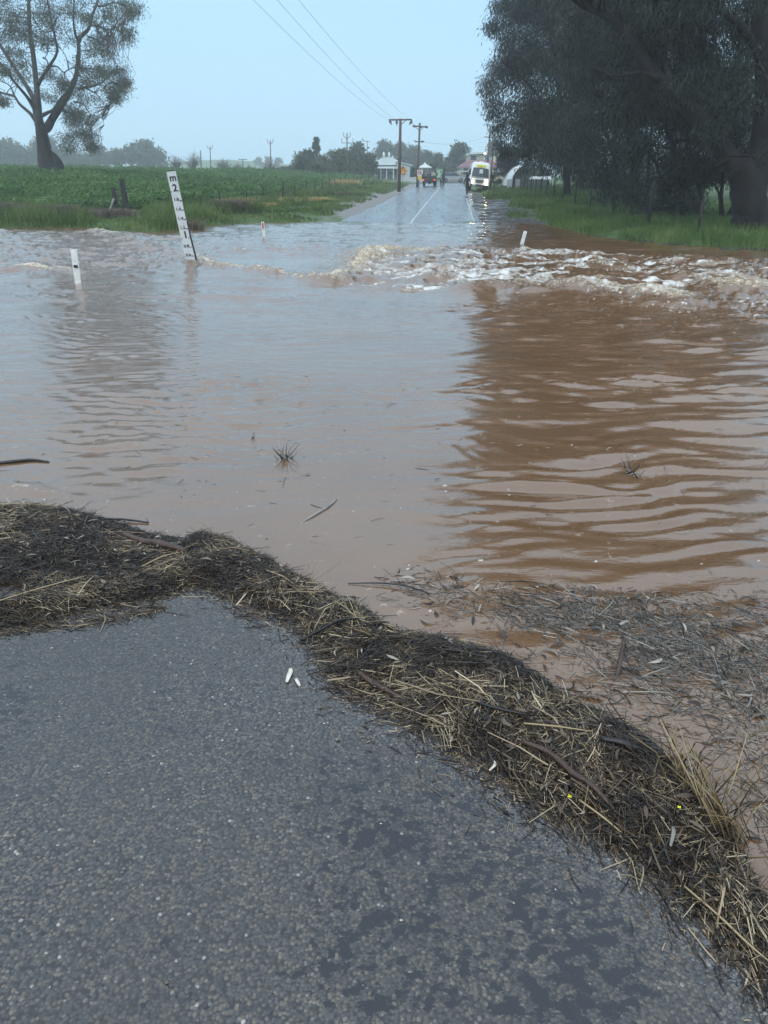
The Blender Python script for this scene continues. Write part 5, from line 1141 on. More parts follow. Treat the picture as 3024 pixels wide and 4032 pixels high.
mb = MB(); mb.rbox((0, 1.5, 2.80), (.42, .5, .10), .04); mb.build('roof_hatch', M['bus_white'], bus)

bus.scale = (1.06, 1.06, 1.06)
# ------------------------------------------------------------------ people
M['skin'] = mat('skin', (.42, .26, .19), .6, var=.06)
M['black_cloth'] = mat('black_cloth', (.014, .014, .016), .85, var=.3)
M['navy_cloth'] = mat('dark_navy_cloth', (.02, .024, .034), .85, var=.3)
M['grey_cloth'] = mat('pale_grey_cloth', (.30, .32, .35), .85, var=.15)
M['jeans'] = mat('dark_trousers', (.02, .028, .03), .85, var=.3)
M['olive_cloth'] = mat('drab_trousers', (.05, .06, .055), .85, var=.3)
M['hair'] = mat('dark_hair', (.018, .014, .012), .7, var=.3)
M['shoe'] = mat('dark_shoes', (.018, .017, .017), .7)
def person(label, base, yaw, height, pose, jacket, trousers, headwear='hair', hold=None):
    k = height / 1.75
    t = thing('person', label, 'person', tuple(base), (0, 0, yaw))
    V, E, Rd = [], [], []
    def add(p, r_, par=None):
        V.append((p[0] * k, p[1] * k, p[2] * k)); Rd.append(r_ * k)
        if par is not None: E.append((par, len(V) - 1))
        return len(V) - 1
    pel = add((0, 0, .94), .145); spn = add((0, .0, 1.12), .135, pel); che = add((0, .01, 1.32), .165, spn); nk0 = add((0, .0, 1.47), .075, che); nk1 = add((0, .01, 1.53), .058, nk0)
    h0 = add((0, .03, 1.60), .085, nk1); h1 = add((0, .02, 1.67), .095, h0); add((0, .01, 1.735), .055, h1); add((0, .125, 1.635), .014, h0)
    for s, arm, leg in ((-1, pose['la'], pose['ll']), (1, pose['ra'], pose['rl'])):
        sh = add((s * .17, 0, 1.41), .075, che); el = add(arm[0], .052, sh); wr = add(arm[1], .036, el); d = unit(np.array(arm[1], float) - np.array(arm[0], float)); pa = add(np.array(arm[1]) + d * .06, .036, wr)
        sd = unit(np.cross(d, np.array([s, .2, 0])))
        for q in range(4):
            f0 = np.array(arm[1]) + d * .11 + sd * (.03 - .02 * q); a = add(f0, .010, pa); add(f0 + d * (.045 + .012 * (q in (1, 2))) + np.array([-s * .012, 0, 0]), .008, a)
        a = add(np.array(arm[1]) + d * .045 + sd * .045, .011, pa); add(np.array(arm[1]) + d * .09 + sd * .058, .009, a)
        hp = add((s * .095, 0, .86), .105, pel); kn = add(leg[0], .068, hp); an = add(leg[1], .046, kn); he = add(np.array(leg[1]) + np.array([0, -.02, -.045]), .045, an); add(np.array(leg[1]) + np.array([0, .16, -.055]), .036, he)
    me = bpy.data.meshes.new('body'); me.from_pydata(V, E, []); o = bpy.data.objects.new('body', me); COL.objects.link(o)
    md = o.modifiers.new('skin', 'SKIN'); md.use_smooth_shade = True
    for i, r_ in enumerate(Rd): me.skin_vertices[0].data[i].radius = (r_, r_); me.skin_vertices[0].data[i].use_root = (i == 0)
    sb_ = o.modifiers.new('sub', 'SUBSURF'); sb_.levels = 1; sb_.render_levels = 1
    nm = bpy.data.meshes.new_from_object(o.evaluated_get(bpy.context.evaluated_depsgraph_get())); bpy.data.objects.remove(o); nm.name = 'body'
    nm.materials.clear()
    for m_ in (jacket, trousers, M['skin'], M['shoe']): nm.materials.append(m_)
    tips_ = [np.array(pose['la'][1]) * k, np.array(pose['ra'][1]) * k]
    for p in nm.polygons:
        c = np.array(p.center); z = c[2] / k
        p.material_index = 2 if z > 1.53 else 0
        if z < .90 and abs(c[0]) < .24 * k: p.material_index = 1
        if z < .09: p.material_index = 3
        for tp_, el_ in zip(tips_, (pose['la'][0], pose['ra'][0])):
            dd = unit(tp_ - np.array(el_) * k)
            if np.dot(c - tp_, dd) > .012 and np.linalg.norm(c - tp_) < .24 * k: p.material_index = 2
    body = bpy.data.objects.new('body', nm); COL.objects.link(body); body.parent = t
    # hood, hair or cap sits on the head
    mb = MB(); c = np.array([0, .005, 1.665]) * k
    if headwear == 'hood':
        rg_ = [(.085, 1.50), (.115, 1.56), (.128, 1.64), (.122, 1.71), (.08, 1.765), (.02, 1.785)]
        mb.loft([[(r_ * k * math.cos(a), (r_ * 1.05 * math.sin(a) - (.02 if math.sin(a) < 0 else -.01)) * k, z * k) for a in np.linspace(0, 2 * math.pi, 12, endpoint=False)] for r_, z in rg_], sm=True); mb.build('hood', jacket, t)
    else:
        rg_ = [(.098, 1.60), (.108, 1.66), (.104, 1.71), (.07, 1.755), (.02, 1.775)]
        mb.loft([[(r_ * k * math.cos(a), (r_ * math.sin(a) * (1.1 if math.sin(a) < 0 else .72) + .0) * k, z * k) for a in np.linspace(0, 2 * math.pi, 12, endpoint=False)] for r_, z in rg_], sm=True)
        if headwear == 'cap': mb.rbox((0, .15 * k, 1.70 * k), (.16 * k, .13 * k, .015 * k), .006); mb.build('cap', M['navy_cloth'], t)
        else: mb.build('hair', M['hair'], t)
    return t
stand = dict(la=((-.25, -.02, 1.14), (-.22, .08, .90)), ra=((.25, -.02, 1.14), (.22, .08, .90)), ll=((-.10, .02, .49), (-.11, 0, .085)), rl=((.10, .02, .49), (.11, 0, .085)))
walk = dict(la=((-.29, -.06, 1.15), (-.33, -.02, .90)), ra=((.27, .08, 1.16), (.26, .27, 1.00)), ll=((-.07, .16, .50), (-.05, .26, .10)), rl=((.08, .02, .48), (.05, -.18, .12)))
fold = dict(la=((-.25, .04, 1.15), (-.08, .22, 1.18)), ra=((.25, .04, 1.15), (.08, .24, 1.15)), ll=((-.10, .02, .49), (-.09, 0, .085)), rl=((.10, .02, .49), (.12, 0, .085)))
wide = dict(la=((-.27, .0, 1.15), (-.16, .22, 1.05)), ra=((.29, .02, 1.15), (.20, .24, 1.06)), ll=((-.17, .03, .49), (-.22, 0, .085)), rl=((.16, .02, .49), (.19, 0, .085)))
def pplace(u, y, road_=True): p = aty(u, 720, y); return np.array([p[0], y, max(gz1(p[0], y), plane_z(y) + .02 + .05 * (1 - ((p[0] - xc(y)) / 3.6) ** 2) + .05 if road_ else -9)])
person('person in black hooded jacket walking up the road toward the bus', pplace(1840, 72.5), R(-8), 1.68, walk, M['black_cloth'], M['black_cloth'], 'hood')
person('person in pale grey top and dark trousers standing beside the parked truck', pplace(1736, 104), R(-60), 1.80, stand, M['grey_cloth'], M['jeans'], 'hair')
person('taller person in dark coat and cap standing next to the grey topped one', pplace(1746, 103.5), R(50), 1.98, fold, M['navy_cloth'], M['jeans'], 'cap')
person('person in dark jacket and drab trousers standing feet apart right of the bus', pplace(1940, 90, False), R(170), 1.85, wide, M['black_cloth'], M['olive_cloth'], 'hair')

# ------------------------------------------------------------------ buildings at the far end
M['wall_white'] = mat('white_weatherboard', (.42, .45, .46), .7, var=.06, scale=2)
M['wall_cream'] = mat('cream_render', (.50, .46, .36), .8, var=.08, scale=1)
M['wall_beige'] = mat('beige_render', (.40, .36, .28), .8, var=.08, scale=1)
M['roof_iron'] = mat('grey_green_iron_roof', (.30, .36, .35), .5, var=.15, scale=1.5)
M['roof_maroon'] = mat('maroon_iron_roof', (.15, .055, .06), .55, var=.2, scale=1.5)
M['roof_pale'] = mat('pale_iron_roof', (.5, .53, .52), .5, var=.1)
M['brick_red'] = mat('red_brown_brick', (.17, .10, .085), .85, var=.25, scale=5)
def hip(mb, x0, x1, y0, y1, z0_, z1_, rx0, rx1, ry):
    mb.add([(x0, y0, z0_), (x1, y0, z0_), (x1, y1, z0_), (x0, y1, z0_), (rx0, ry, z1_), (rx1, ry, z1_)], [(0, 1, 5, 4), (1, 2, 5), (2, 3, 4, 5), (3, 0, 4), (3, 2, 1, 0)])
def window(parent, c, w, hgt, mt=None):
    f = MB().box(c, (w, .10, hgt)).build('window', M['white'], parent)
    for s in (-1, 1): MB().box((c[0], c[1] - .06, c[2] + s * hgt * .23), (w * .84, .03, hgt * .42)).build('pane', M['glass'], f)
    return f
hy = 158.0; hbx = aty(1540, 700, hy); hb = np.array([hbx[0], hy, gz1(hbx[0], hy)])
house = thing('white_cottage', 'white cottage with grey iron hip roof, two pale chimneys and a front verandah', 'house', tuple(hb))
hx = lambda u: aty(u, 700, hy)[0] - hb[0]; hz = lambda v: aty(1540, v, hy)[2] - hb[2]
xl, xr, xg = hx(1462), hx(1585), hx(1612); ze, zr = hz(651), hz(617)
MB().box(((xl + xr) / 2, 2.0, ze / 2 - .3), (xr - xl - .8, 7, ze + .6)).build('wall', M['wall_white'], house)
mb = MB(); hip(mb, xl - .3, xr + .3, -2.2, 6.2, ze, zr, hx(1508), hx(1545), 2.0); roof = mb.build('roof', M['roof_iron'], house)
for u in (1511, 1532):
    mb = MB(); mb.box((hx(u), 1.8, zr - .2), (.5, .6, .9)); ch = mb.build('chimney', M['wall_white'], roof)
    mb = MB(); mb.tube([(hx(u), 1.8, zr + .2), (hx(u), 1.8, zr + .4), (hx(u), 1.8, zr + .75), (hx(u), 1.8, zr + .9)], [.2, .26, .16, .05], 8); mb.build('chimney_pot', M['white'], ch)
mb = MB(); mb.add([(xl - .3, -4.2, hz(664)), (xr - .5, -4.2, hz(664)), (xr - .5, -1.9, hz(655)), (xl - .3, -1.9, hz(655)), (xl - .3, -4.2, hz(664) - .12), (xr - .5, -4.2, hz(664) - .12), (xr - .5, -1.9, hz(655) - .12), (xl - .3, -1.9, hz(655) - .12)], [(0, 1, 2, 3), (7, 6, 5, 4), (4, 5, 1, 0), (6, 7, 3, 2), (5, 6, 2, 1), (7, 4, 0, 3)]); mb.build('verandah_roof', M['roof_iron'], house)
for u in (1462, 1478, 1500, 1522, 1548): MB().box((hx(u), -4.0, hz(664) / 2 - .2), (.14, .14, hz(664) + .3)).build('verandah_post', M['white'], house)
for u in (1485, 1512, 1540): window(house, (hx(u), -1.52, 1.5), 1.0, 1.5)
MB().box((hx(1498), -1.52, 1.05), (.9, .1, 2.1)).build('door', M['grey_timber'], house)
# gabled wing at the right, white end wall
x0, x1 = hx(1562), hx(1612); zt_, zlo = hz(640), hz(654)
mb = MB(); mb.prism([(x0, -.6), (x1, -.6), (x1, zlo), (x0 + .3, zt_), (x0, zt_)], -3.0, 3.0); mb.build('wing_wall', M['wall_white'], house)
mb = MB(); mb.prism([(x0 - .2, zt_ + .02), (x1 + .5, zlo - .05), (x1 + .5, zlo + .12), (x0 - .2, zt_ + .2)], -3.3, 3.3); mb.build('wing_roof', M['roof_pale'], house)
window(house, ((x0 + x1) / 2, -3.02, zlo * .5), .9, 1.1)
# pale timber fence along the cottage front
def paling_fence(name, label, u0, u1, y, v0, v1, m, gap=.16, w=.11):
    a, b_ = aty(u0, v1, y), aty(u1, v1, y); a[2] = gz1(a[0], y); hgt = (v1 - v0) * y / (F * 1.05); t = thing(name, label, 'fence', (a[0], y, a[2])); n = int((b_[0] - a[0]) / gap)
    for z in (.3, .75): MB().box(((b_[0] - a[0]) / 2, .04, hgt * z), (b_[0] - a[0], .05, .08)).build('rail', m, t)
    me = None
    for i in range(n):
        if me is None: o = MB().prism([(-w / 2, -.1), (w / 2, -.1), (w / 2, hgt - .05), (0, hgt), (-w / 2, hgt - .05)], -.02, .01).build('paling', m, t); me = o.data; o.location = (0, 0, 0)
        else: o = bpy.data.objects.new('paling', me); COL.objects.link(o); o.parent = t; o.location = (i * gap, 0, random.uniform(-.03, .03))
    return t
M['fence_white'] = mat('weathered_white_palings', (.46, .48, .48), .8, var=.12)
paling_fence('paling_fence', 'long weathered white paling fence behind the amber sign', 1575, 1668, 136, 704, 720, M['fence_white'], .20, .16)
# small summerhouse with peaked roof behind the truck
sy = 150.0; q = aty(1672, 705, sy); q[2] = gz1(q[0], sy); sh = thing('summerhouse', 'small pale summerhouse with peaked roof just above the parked truck', 'summerhouse', tuple(q)); zz2 = lambda v: aty(1672, v, sy)[2] - q[2]
mb = MB()
for k in range(6): a = k * math.pi / 3; mb.tube([(1.0 * math.cos(a), 1.0 * math.sin(a), -.3), (1.0 * math.cos(a), 1.0 * math.sin(a), zz2(661))], .07, 5)
mb.build('posts', M['white'], sh)
mb = MB(); mb.tube([(0, 0, zz2(662)), (0, 0, zz2(658)), (0, 0, zz2(652)), (0, 0, zz2(648)), (0, 0, zz2(642)), (0, 0, zz2(639))], [1.35, 1.3, .75, .35, .16, .03], 8, sm=False); mb.build('roof', M['roof_pale'], sh)
MB().box((0, .4, zz2(661) / 2), (1.5, .1, zz2(661) * .98)).build('wall', M['wall_white'], sh)
# maroon roofed house
my = 142.0; q = aty(1885, 712, my); q[2] = gz1(q[0], my); mh = thing('maroon_house', 'low house with maroon iron roof and cream walls behind the school bus', 'house', tuple(q)); mx = lambda u: aty(u, 700, my)[0] - q[0]; mz = lambda v: aty(1885, v, my)[2] - q[2]
MB().box(((mx(1815) + mx(1985)) / 2, 3.6, mz(657) / 2 - .3), (mx(1985) - mx(1815), 7, mz(657) + .6)).build('wall', M['wall_cream'], mh)
mb = MB(); hip(mb, mx(1806), mx(1996), -.6, 7.8, mz(659), mz(627), mx(1850), mx(1955), 3.6); rf = mb.build('roof', M['roof_maroon'], mh)
MB().box((mx(1948), 2.6, mz(628)), (.6, .6, 1.2)).build('chimney', M['wall_cream'], rf)
mb = MB(); mb.prism([(mx(1796), mz(680)), (mx(1880), mz(672)), (mx(1880), mz(668)), (mx(1796), mz(676))], -2.6, -.3); mb.build('verandah_roof', M['roof_pale'], mh)
MB().box(((mx(1810) + mx(1878)) / 2, -.05, mz(662)), (mx(1878) - mx(1808), .12, .35)).build('fascia', M['wall_white'], mh)
for u in (1800, 1822, 1848, 1874): MB().box((mx(u), -2.4, mz(678) / 2 - .2), (.13, .13, mz(678) + .3)).build('verandah_post', M['brick_red'], mh)
MB().box(((mx(1815) + mx(1878)) / 2, -.02, mz(690) / 2 - .2), (mx(1878) - mx(1815), .1, mz(684) + .3)).build('brick_front', M['brick_red'], mh)
for u in (1832, 1862, 1950, 1972): window(mh, (mx(u), -.10 if u < 1900 else .06, 1.45), 1.0, 1.3)
# beige upper building
by = 178.0; q = aty(1872, 690, by); q[2] = gz1(q[0], by); bg = thing('beige_building', 'beige two storey building with pale sloping roof above the maroon roof', 'building', tuple(q)); bx_ = lambda u: aty(u, 700, by)[0] - q[0]; bz_ = lambda v: aty(1872, v, by)[2] - q[2]
MB().box(((bx_(1842) + bx_(1903)) / 2, 3, bz_(607) / 2 - .3), (bx_(1903) - bx_(1842), 6, bz_(607) + .6)).build('wall', M['wall_beige'], bg)
mb = MB(); mb.prism([(bx_(1838), bz_(609)), (bx_(1908), bz_(605)), (bx_(1906), bz_(600)), (bx_(1850), bz_(601))], -.6, 6.6); mb.build('roof', M['roof_pale'], bg)
for u in (1855, 1866): window(bg, (bx_(u), -.02, bz_(622)), .9, 1.0)
# street lamp, glowing
q = aty(1913, 712, 128); q[2] = gz1(q[0], 128); sl = thing('street_lamp', 'glowing yellow street lamp beside the beige building', 'street lamp', tuple(q)); lz = aty(1908, 604, 128)[2] - q[2]
MB().tube([(0, 0, -.2), (.05, 0, lz), (-.15, 0, lz + .2), (-.35, 0, lz + .15)], [.07, .05, .04, .035], 6).build('lamp_post', M['steel'], sl)
MB().rbox((-.4, 0, lz + .09), (.45, .22, .10), .03).build('lamp_head', M['steel'], sl)
MB().rbox((-.4, 0, lz + .0), (.30, .18, .09), .03).build('lamp_glass', M['street'], sl)
# dark boundary wall and parked car at the end of the road
q = aty(1755, 718, 138); q[2] = gz1(q[0], 138); t = thing('boundary_fence', 'dark board fence closing the end of the road', 'fence', tuple(q)); x1_ = aty(1835, 718, 138)[0] - q[0]
me = None; nb_ = int(x1_ / .22)
for i in range(nb_):
    if me is None: o = MB().rbox((0, 0, .62), (.20, .03, 1.25), .01).build('board', M['grey_timber'], t); me = o.data
    else: o = bpy.data.objects.new('board', me); COL.objects.link(o); o.parent = t
    o.location = (i * .22, 0, random.uniform(-.04, .04))
for z in (.3, .95): MB().box((x1_ / 2, .05, z), (x1_, .05, .08)).build('rail', M['grey_timber'], t)
q = aty(1784, 716, 133.5); q[2] = 1.86; pc = thing('parked_car', 'pale roofed car parked side on beyond the end of the road', 'car', tuple(q))
def car_profile(P_, w, name, m, tap=.1):
    mb = MB(); mb.loft([[(p[0], -w / 2 + (tap if p[1] > .95 else 0), p[1]) for p in P_], [(p[0], w / 2 - (tap if p[1] > .95 else 0), p[1]) for p in P_]]); return mb.build(name, m, pc)
M['car_silver'] = mat('car_silver_paint', (.34, .36, .38), .35, metal=.3, coat=.4)
car_profile([(-1.95, .35), (-2.0, .7), (-1.85, .9), (1.1, .92), (1.9, .8), (2.0, .6), (1.95, .35)], 1.7, 'body', M['car_silver'])
car_profile([(-1.7, .92), (-1.4, 1.40), (.35, 1.42), (1.05, .92)], 1.6, 'cabin', M['glass'])
car_profile([(-1.42, 1.40), (-1.3, 1.46), (.25, 1.48), (.38, 1.42)], 1.42, 'roof', M['car_silver'], 0)
for sx in (-1.25, 1.25):
    for sy_ in (-.78, .78):
        o = MB().tube([(sx, sy_ - .1, .31), (sx, sy_ + .1, .31)], .31, 14).build('wheel', M['rubber'], pc); MB().tube([(sx, sy_ - .11, .31), (sx, sy_ + .11, .31)], .18, 10, sm=False).build('rim', M['steel'], o)

# ------------------------------------------------------------------ white polytunnel under the trees
M['poly'] = mat('milky_plastic_sheet', (.66, .70, .70), .5, var=.12, scale=1.2)
M['net'] = mat('green_grey_netting', (.17, .20, .19), .9, var=.3, scale=4)
py_ = 94.0; q = aty(2100, 745, py_); q[2] = gz1(q[0], py_); pt = thing('polytunnel', 'white hooped polytunnel with torn sheeting under the overhanging trees', 'greenhouse', tuple(q)); pxx = lambda u: aty(u, 700, py_)[0] - q[0]; pz = lambda v: aty(2100, v, py_)[2] - q[2]
xL, xR, zT = pxx(2012), pxx(2176), pz(643); xm, hw_ = (xL + xR) / 2, (xR - xL) / 2
arc = lambda r_=1.0, n=17, lo=0, hi=math.pi: [(xm - hw_ * r_ * math.cos(a), zT * r_ * math.sin(a) ** .8 if math.sin(a) > 0 else 0.0) for a in np.linspace(lo, hi, n)]
for yy in (0, 2.2, 4.4, 6.6): MB().tube([(p[0], yy, p[1]) for p in arc()], .06, 5).build('hoop', M['white'], pt)
def sheet(lo, hi, y0, y1, m, name, r_=1.01):
    A = arc(r_, 12, lo, hi); B = arc(r_ - .012, 12, lo, hi); mb = MB(); mb.loft([[(p[0], y0, p[1]) for p in A] + [(p[0], y0, p[1]) for p in reversed(B)], [(p[0], y1, p[1]) for p in A] + [(p[0], y1, p[1]) for p in reversed(B)]]); return mb.build(name, m, pt)
sheet(.05, 1.35, -.1, 6.7, M['poly'], 'cover_sheet'); sheet(1.72, 2.7, -.1, 6.7, M['poly'], 'cover_sheet'); sheet(1.35, 1.72, 1.5, 6.7, M['poly'], 'cover_sheet')
A = arc(.97, 15); mb = MB(); mb.prism([(p[0], p[1]) for p in A], 1.1, 1.14); mb.build('end_netting', M['net'], pt)
for u in (2028, 2046, 2068, 2100, 2135, 2160): MB().tube([(pxx(u), -.05, -.2), (pxx(u) + .05, -.05, pz(680 if u < 2080 else 665))], .05, 5).build('upright', M['dark_timber'], pt)
for u, v in ((2105, 655), (2150, 660)): MB().tube([(pxx(u), -.1, pz(v)), (pxx(u + 12), -.1, pz(v + 26))], .04, 5).build('strut', M['white'], pt)
mb = MB(); mb.add([(pxx(2068), -2.6, pz(703)), (pxx(2160), -2.6, pz(707)), (pxx(2164), -.4, pz(695)), (pxx(2095), -.4, pz(694))] + [(pxx(2068), -2.6, pz(703) - .09), (pxx(2160), -2.6, pz(707) - .09), (pxx(2164), -.4, pz(695) - .09), (pxx(2095), -.4, pz(694) - .09)], [(0, 1, 2, 3), (7, 6, 5, 4), (4, 5, 1, 0), (5, 6, 2, 1), (6, 7, 3, 2), (7, 4, 0, 3)]); mb.build('awning', M['white'], pt)
for u in (2072, 2112, 2156): MB().tube([(pxx(u), -2.5, -.2), (pxx(u), -2.5, pz(706))], .04, 5).build('awning_post', M['dark_timber'], pt)
M['tank'] = mat('pale_blue_grey_sheet', (.50, .56, .62), .5, var=.06)
for u0, u1, vt, vb, lb in ((1996, 2016, 706, 737, 'left pale blue grey sheet panel standing before the polytunnel'), (2027, 2046, 705, 741, 'right pale blue grey sheet panel standing before the polytunnel')):
    yy = 92.0; a = aty((u0 + u1) / 2, vb, yy); a[2] = gz1(a[0], yy); t = thing('sheet_panel', lb, 'panel', tuple(a), (R(-3), 0, R(8)), 'pale panels by the polytunnel'); w = (u1 - u0) * yy / (F * 1.04); hh = aty(u0, vt, yy)[2] - a[2]
    mb = MB(); n = 13; mb.loft([[(x, .02 * math.sin(i_ * math.pi), z) for i_, x in enumerate(np.linspace(-w / 2, w / 2, n))] + [(x, .02 * math.sin(i_ * math.pi) + .03, z) for i_, x in reversed(list(enumerate(np.linspace(-w / 2, w / 2, n))))] for z in (-.15, hh)]); mb.build('sheet', M['tank'], t)
    for s in (-1, 1): MB().box((s * w * .46, .05, hh / 2 - .1), (.06, .05, hh + .2)).build('frame_post', M['steel'], t)
a = aty(2021, 741, 91.5); a[2] = gz1(a[0], 91.5); t = thing('strainer_post', 'thick dark post between the two pale sheet panels', 'post', tuple(a)); hh = aty(2021, 692, 91.5)[2] - a[2]
MB().tube([(0, 0, -.2), (.02, 0, hh * .6), (.05, 0, hh)], [.17, .155, .15], 8, jit=.06).build('post', M['dark_timber'], t); MB().tube([(.05, 0, hh - .03), (.05, 0, hh + .02)], .16, 8, sm=False).build('cap', M['dark_steel'], t)

# ------------------------------------------------------------------ rain haze: one closed box of even air
def haze(dens):
    m = bpy.data.materials.new('rain_haze'); m.use_nodes = True; nt = m.node_tree; nt.nodes.clear()
    o_ = nt.nodes.new('ShaderNodeOutputMaterial'); v_ = nt.nodes.new('ShaderNodeVolumePrincipled'); v_.inputs['Density'].default_value = dens; v_.inputs['Color'].default_value = (.97, .98, 1, 1); v_.inputs['Anisotropy'].default_value = .55
    nt.links.new(v_.outputs[0], o_.inputs['Volume'])
    return tag(MB().box((0, 345, 22), (1040, 750, 50)).build('haze', m), 'rain haze hanging over the whole valley', kind='stuff')
HZ = haze(.0014)
# ------------------------------------------------------------------ flood debris in the foreground
BAND = OUT + INN[::-1]
HOLE = px([(-300, 2330), (-60, 2318), (60, 2322), (95, 2345), (60, 2395), (-80, 2410), (-300, 2420)])
M['mulch'] = mat('wet_plant_mulch', (.012, .009, .007), .75, var=.5, scale=60, bump=.9, bscale=160, base2=(.05, .036, .024))
M['straw'] = leafmat('wet_straw', [(.007, .005, .004), (.017, .012, .008), (.036, .024, .015), (.072, .047, .028), (.135, .090, .051), (.235, .170, .095), (.43, .345, .22)], trans=.0, rough=.45, spec=.5)
M['straw_wet'] = leafmat('floating_straw', [(.014, .013, .012), (.04, .034, .028), (.10, .085, .065), (.28, .25, .20)], trans=.0, rough=.16, spec=.8)
M['gum_litter'] = leafmat('fallen_gum_leaves', [(.025, .016, .012), (.07, .046, .032), (.15, .12, .09), (.36, .32, .27)], trans=.1, rough=.45)
M['bark_wet'] = mat('wet_bark', (.05, .028, .02), .4, var=.5, scale=25, bump=.4, sx=(1, 1, 1))
M['stick_black'] = mat('wet_black_stick', (.012, .010, .010), .35, var=.4, scale=30)
M['stalk'] = leafmat('dry_stalks', [(.05, .03, .016), (.13, .085, .042), (.24, .17, .085), (.36, .28, .16)], trans=.0, rough=.55)
def mound(x, y):
    sd = poly_sd(x, y, BAND); hole = poly_sd(x, y, HOLE)
    n = fbm(x * 6, y * 6, 301, 4, .6); e = (fbm(x * 9, y * 9, 305, 3) - .5) * .06
    h = .036 * smooth((sd + e) / .12) * (.35 + 1.2 * n) + .010 * smooth((sd + e + .02) / .03)
    return np.where(hole > -.02, h * smooth(-hole / .05), h), sd + e
xs = np.arange(-3.3, 1.45, .014); ys = np.arange(.55, 3.6, .014)
X, Y, Q = grid_mesh(xs, ys); Hm, sdm = mound(X, Y); Z = np.maximum(nz_(X, Y), -.002) + Hm - .004
keep = (sdm > -.005).ravel(); Q = Q[keep[Q].all(1)]
used, inv = np.unique(Q, return_inverse=True)
mul = mesh_np('debris_bank', np.stack([X, Y, Z], -1).reshape(-1, 3)[used], inv.reshape(-1, 4), M['mulch'], smooth_=True)
tag(mul, 'bank of dark wet plant mulch and straw left by the flood along the road', kind='stuff')
def prisms(P, D, L, Rr, rg, bend=.06):
    """three sided straws with a small bend: start P, direction D, length L, radius R"""
    n = len(P); a = unit(np.cross(D, rg.normal(size=(n, 3)))); b = np.cross(D, a); bd = rg.normal(size=(n, 3)) * bend * L[:, None]; bd[:, 2] = np.abs(bd[:, 2]) * .5
    rings = []
    for t, s in ((0, 1.0), (.5, 1.0), (1, .6)):
        c = P + D * (L * t)[:, None] + bd * (4 * t * (1 - t))
        for k in range(3):
            th = 2 * math.pi * k / 3; rings.append(c + a * (Rr * s * math.cos(th))[:, None] + b * (Rr * s * math.sin(th))[:, None])
    V = np.stack(rings, 1).reshape(-1, 3); base = np.arange(n)[:, None] * 9
    Q = np.concatenate([base + np.array([[r_ * 3 + k, r_ * 3 + (k + 1) % 3, r_ * 3 + 3 + (k + 1) % 3, r_ * 3 + 3 + k]]) for r_ in (0, 1) for k in range(3)], 0)
    return V, Q
def in_poly(P, n, rg, soft=0.0, pad=.0):
    P = np.array(P); lo, hi = P.min(0) - pad, P.max(0) + pad; lo = np.maximum(lo, [-3.4, .5]); hi = np.minimum(hi, [3.2, 9]); out = np.zeros((0, 2))
    while len(out) < n:
        q = lo + (hi - lo) * rg.random((n * 4, 2)); sd = poly_sd(q[:, 0], q[:, 1], P); out = np.concatenate([out, q[sd > soft + rg.normal(size=len(q)) * .012]])
    return out[:n]
def tangent(xy):
    P = np.array(OUT); best = np.full(len(xy), 1e9); T = np.zeros((len(xy), 2))
    for i in range(len(P) - 1):
        c = (P[i] + P[i + 1]) / 2; d = ((xy - c) ** 2).sum(1); e = P[i + 1] - P[i]; e = e / np.linalg.norm(e); m = d < best; best = np.where(m, d, best); T[m] = e
    return np.arctan2(T[:, 1], T[:, 0])
rg = np.random.default_rng(401)
n = 46000; xy = in_poly(BAND, n, rg, -.004); hm, sd = mound(xy[:, 0], xy[:, 1]); ok = (poly_sd(xy[:, 0], xy[:, 1], HOLE) < 0) & (hm > .004) & (rg.random(n) < .35 + 1.3 * smooth((fbm(xy[:, 0] * 5, xy[:, 1] * 5, 321, 3) - .3) / .3)); xy, hm = xy[ok], hm[ok]; n = len(xy)
swirl = (fbm(xy[:, 0] * 2.2, xy[:, 1] * 2.2, 311, 3) - .5) * 2.6
th = tangent(xy) + swirl + rg.normal(size=n) * .62; th += np.where(rg.random(n) < .22, rg.normal(size=n) * 1.2, 0) + np.where(rg.random(n) < .5, math.pi, 0)
L = np.minimum(.018 + .044 * rg.gamma(1.1, 1, n), .40); el = rg.normal(size=n) * .085
D = np.column_stack([np.cos(th) * np.cos(el), np.sin(th) * np.cos(el), np.sin(el)])
P = np.column_stack([xy, np.maximum(nz_(xy[:, 0], xy[:, 1]), -.002) + hm + rg.random(n) * .012 - .004]) - D * (L / 2)[:, None]
Rr = (.0005 + .0010 * rg.random(n) ** 2) * (1 + 1.6 * (L > .14) * rg.random(n))
V, Q = prisms(P, D, L, Rr, rg)
pale = (rg.random(n) ** 1.4 * (.30 + 1.15 * smooth((fbm(xy[:, 0] * 4, xy[:, 1] * 4, 315, 4, .6) - .30) / .35))).clip(0, 1)
tag(mesh_np('straw_litter', V, Q, M['straw'], attrs={'rnd': np.repeat(pale, 9)}), 'mat of brown and yellow straw stalks covering the debris bank', kind='stuff')
n = 42000; xy = in_poly(BAND, n, rg, -.006); hm, sd = mound(xy[:, 0], xy[:, 1]); ok = (poly_sd(xy[:, 0], xy[:, 1], HOLE) < 0) & (hm > .003); xy, hm = xy[ok], hm[ok]; n = len(xy)
L = .006 + .016 * rg.gamma(1.1, 1, n); th = rg.random(n) * 6.28; D = np.column_stack([np.cos(th), np.sin(th), rg.normal(size=n) * .18]); P = np.column_stack([xy, np.maximum(nz_(xy[:, 0], xy[:, 1]), -.002) + hm + rg.random(n) * .010 - .003]) - D * (L / 2)[:, None]
V, Q = prisms(P, D, L, .0008 + .0018 * rg.random(n) ** 2, rg, .12)
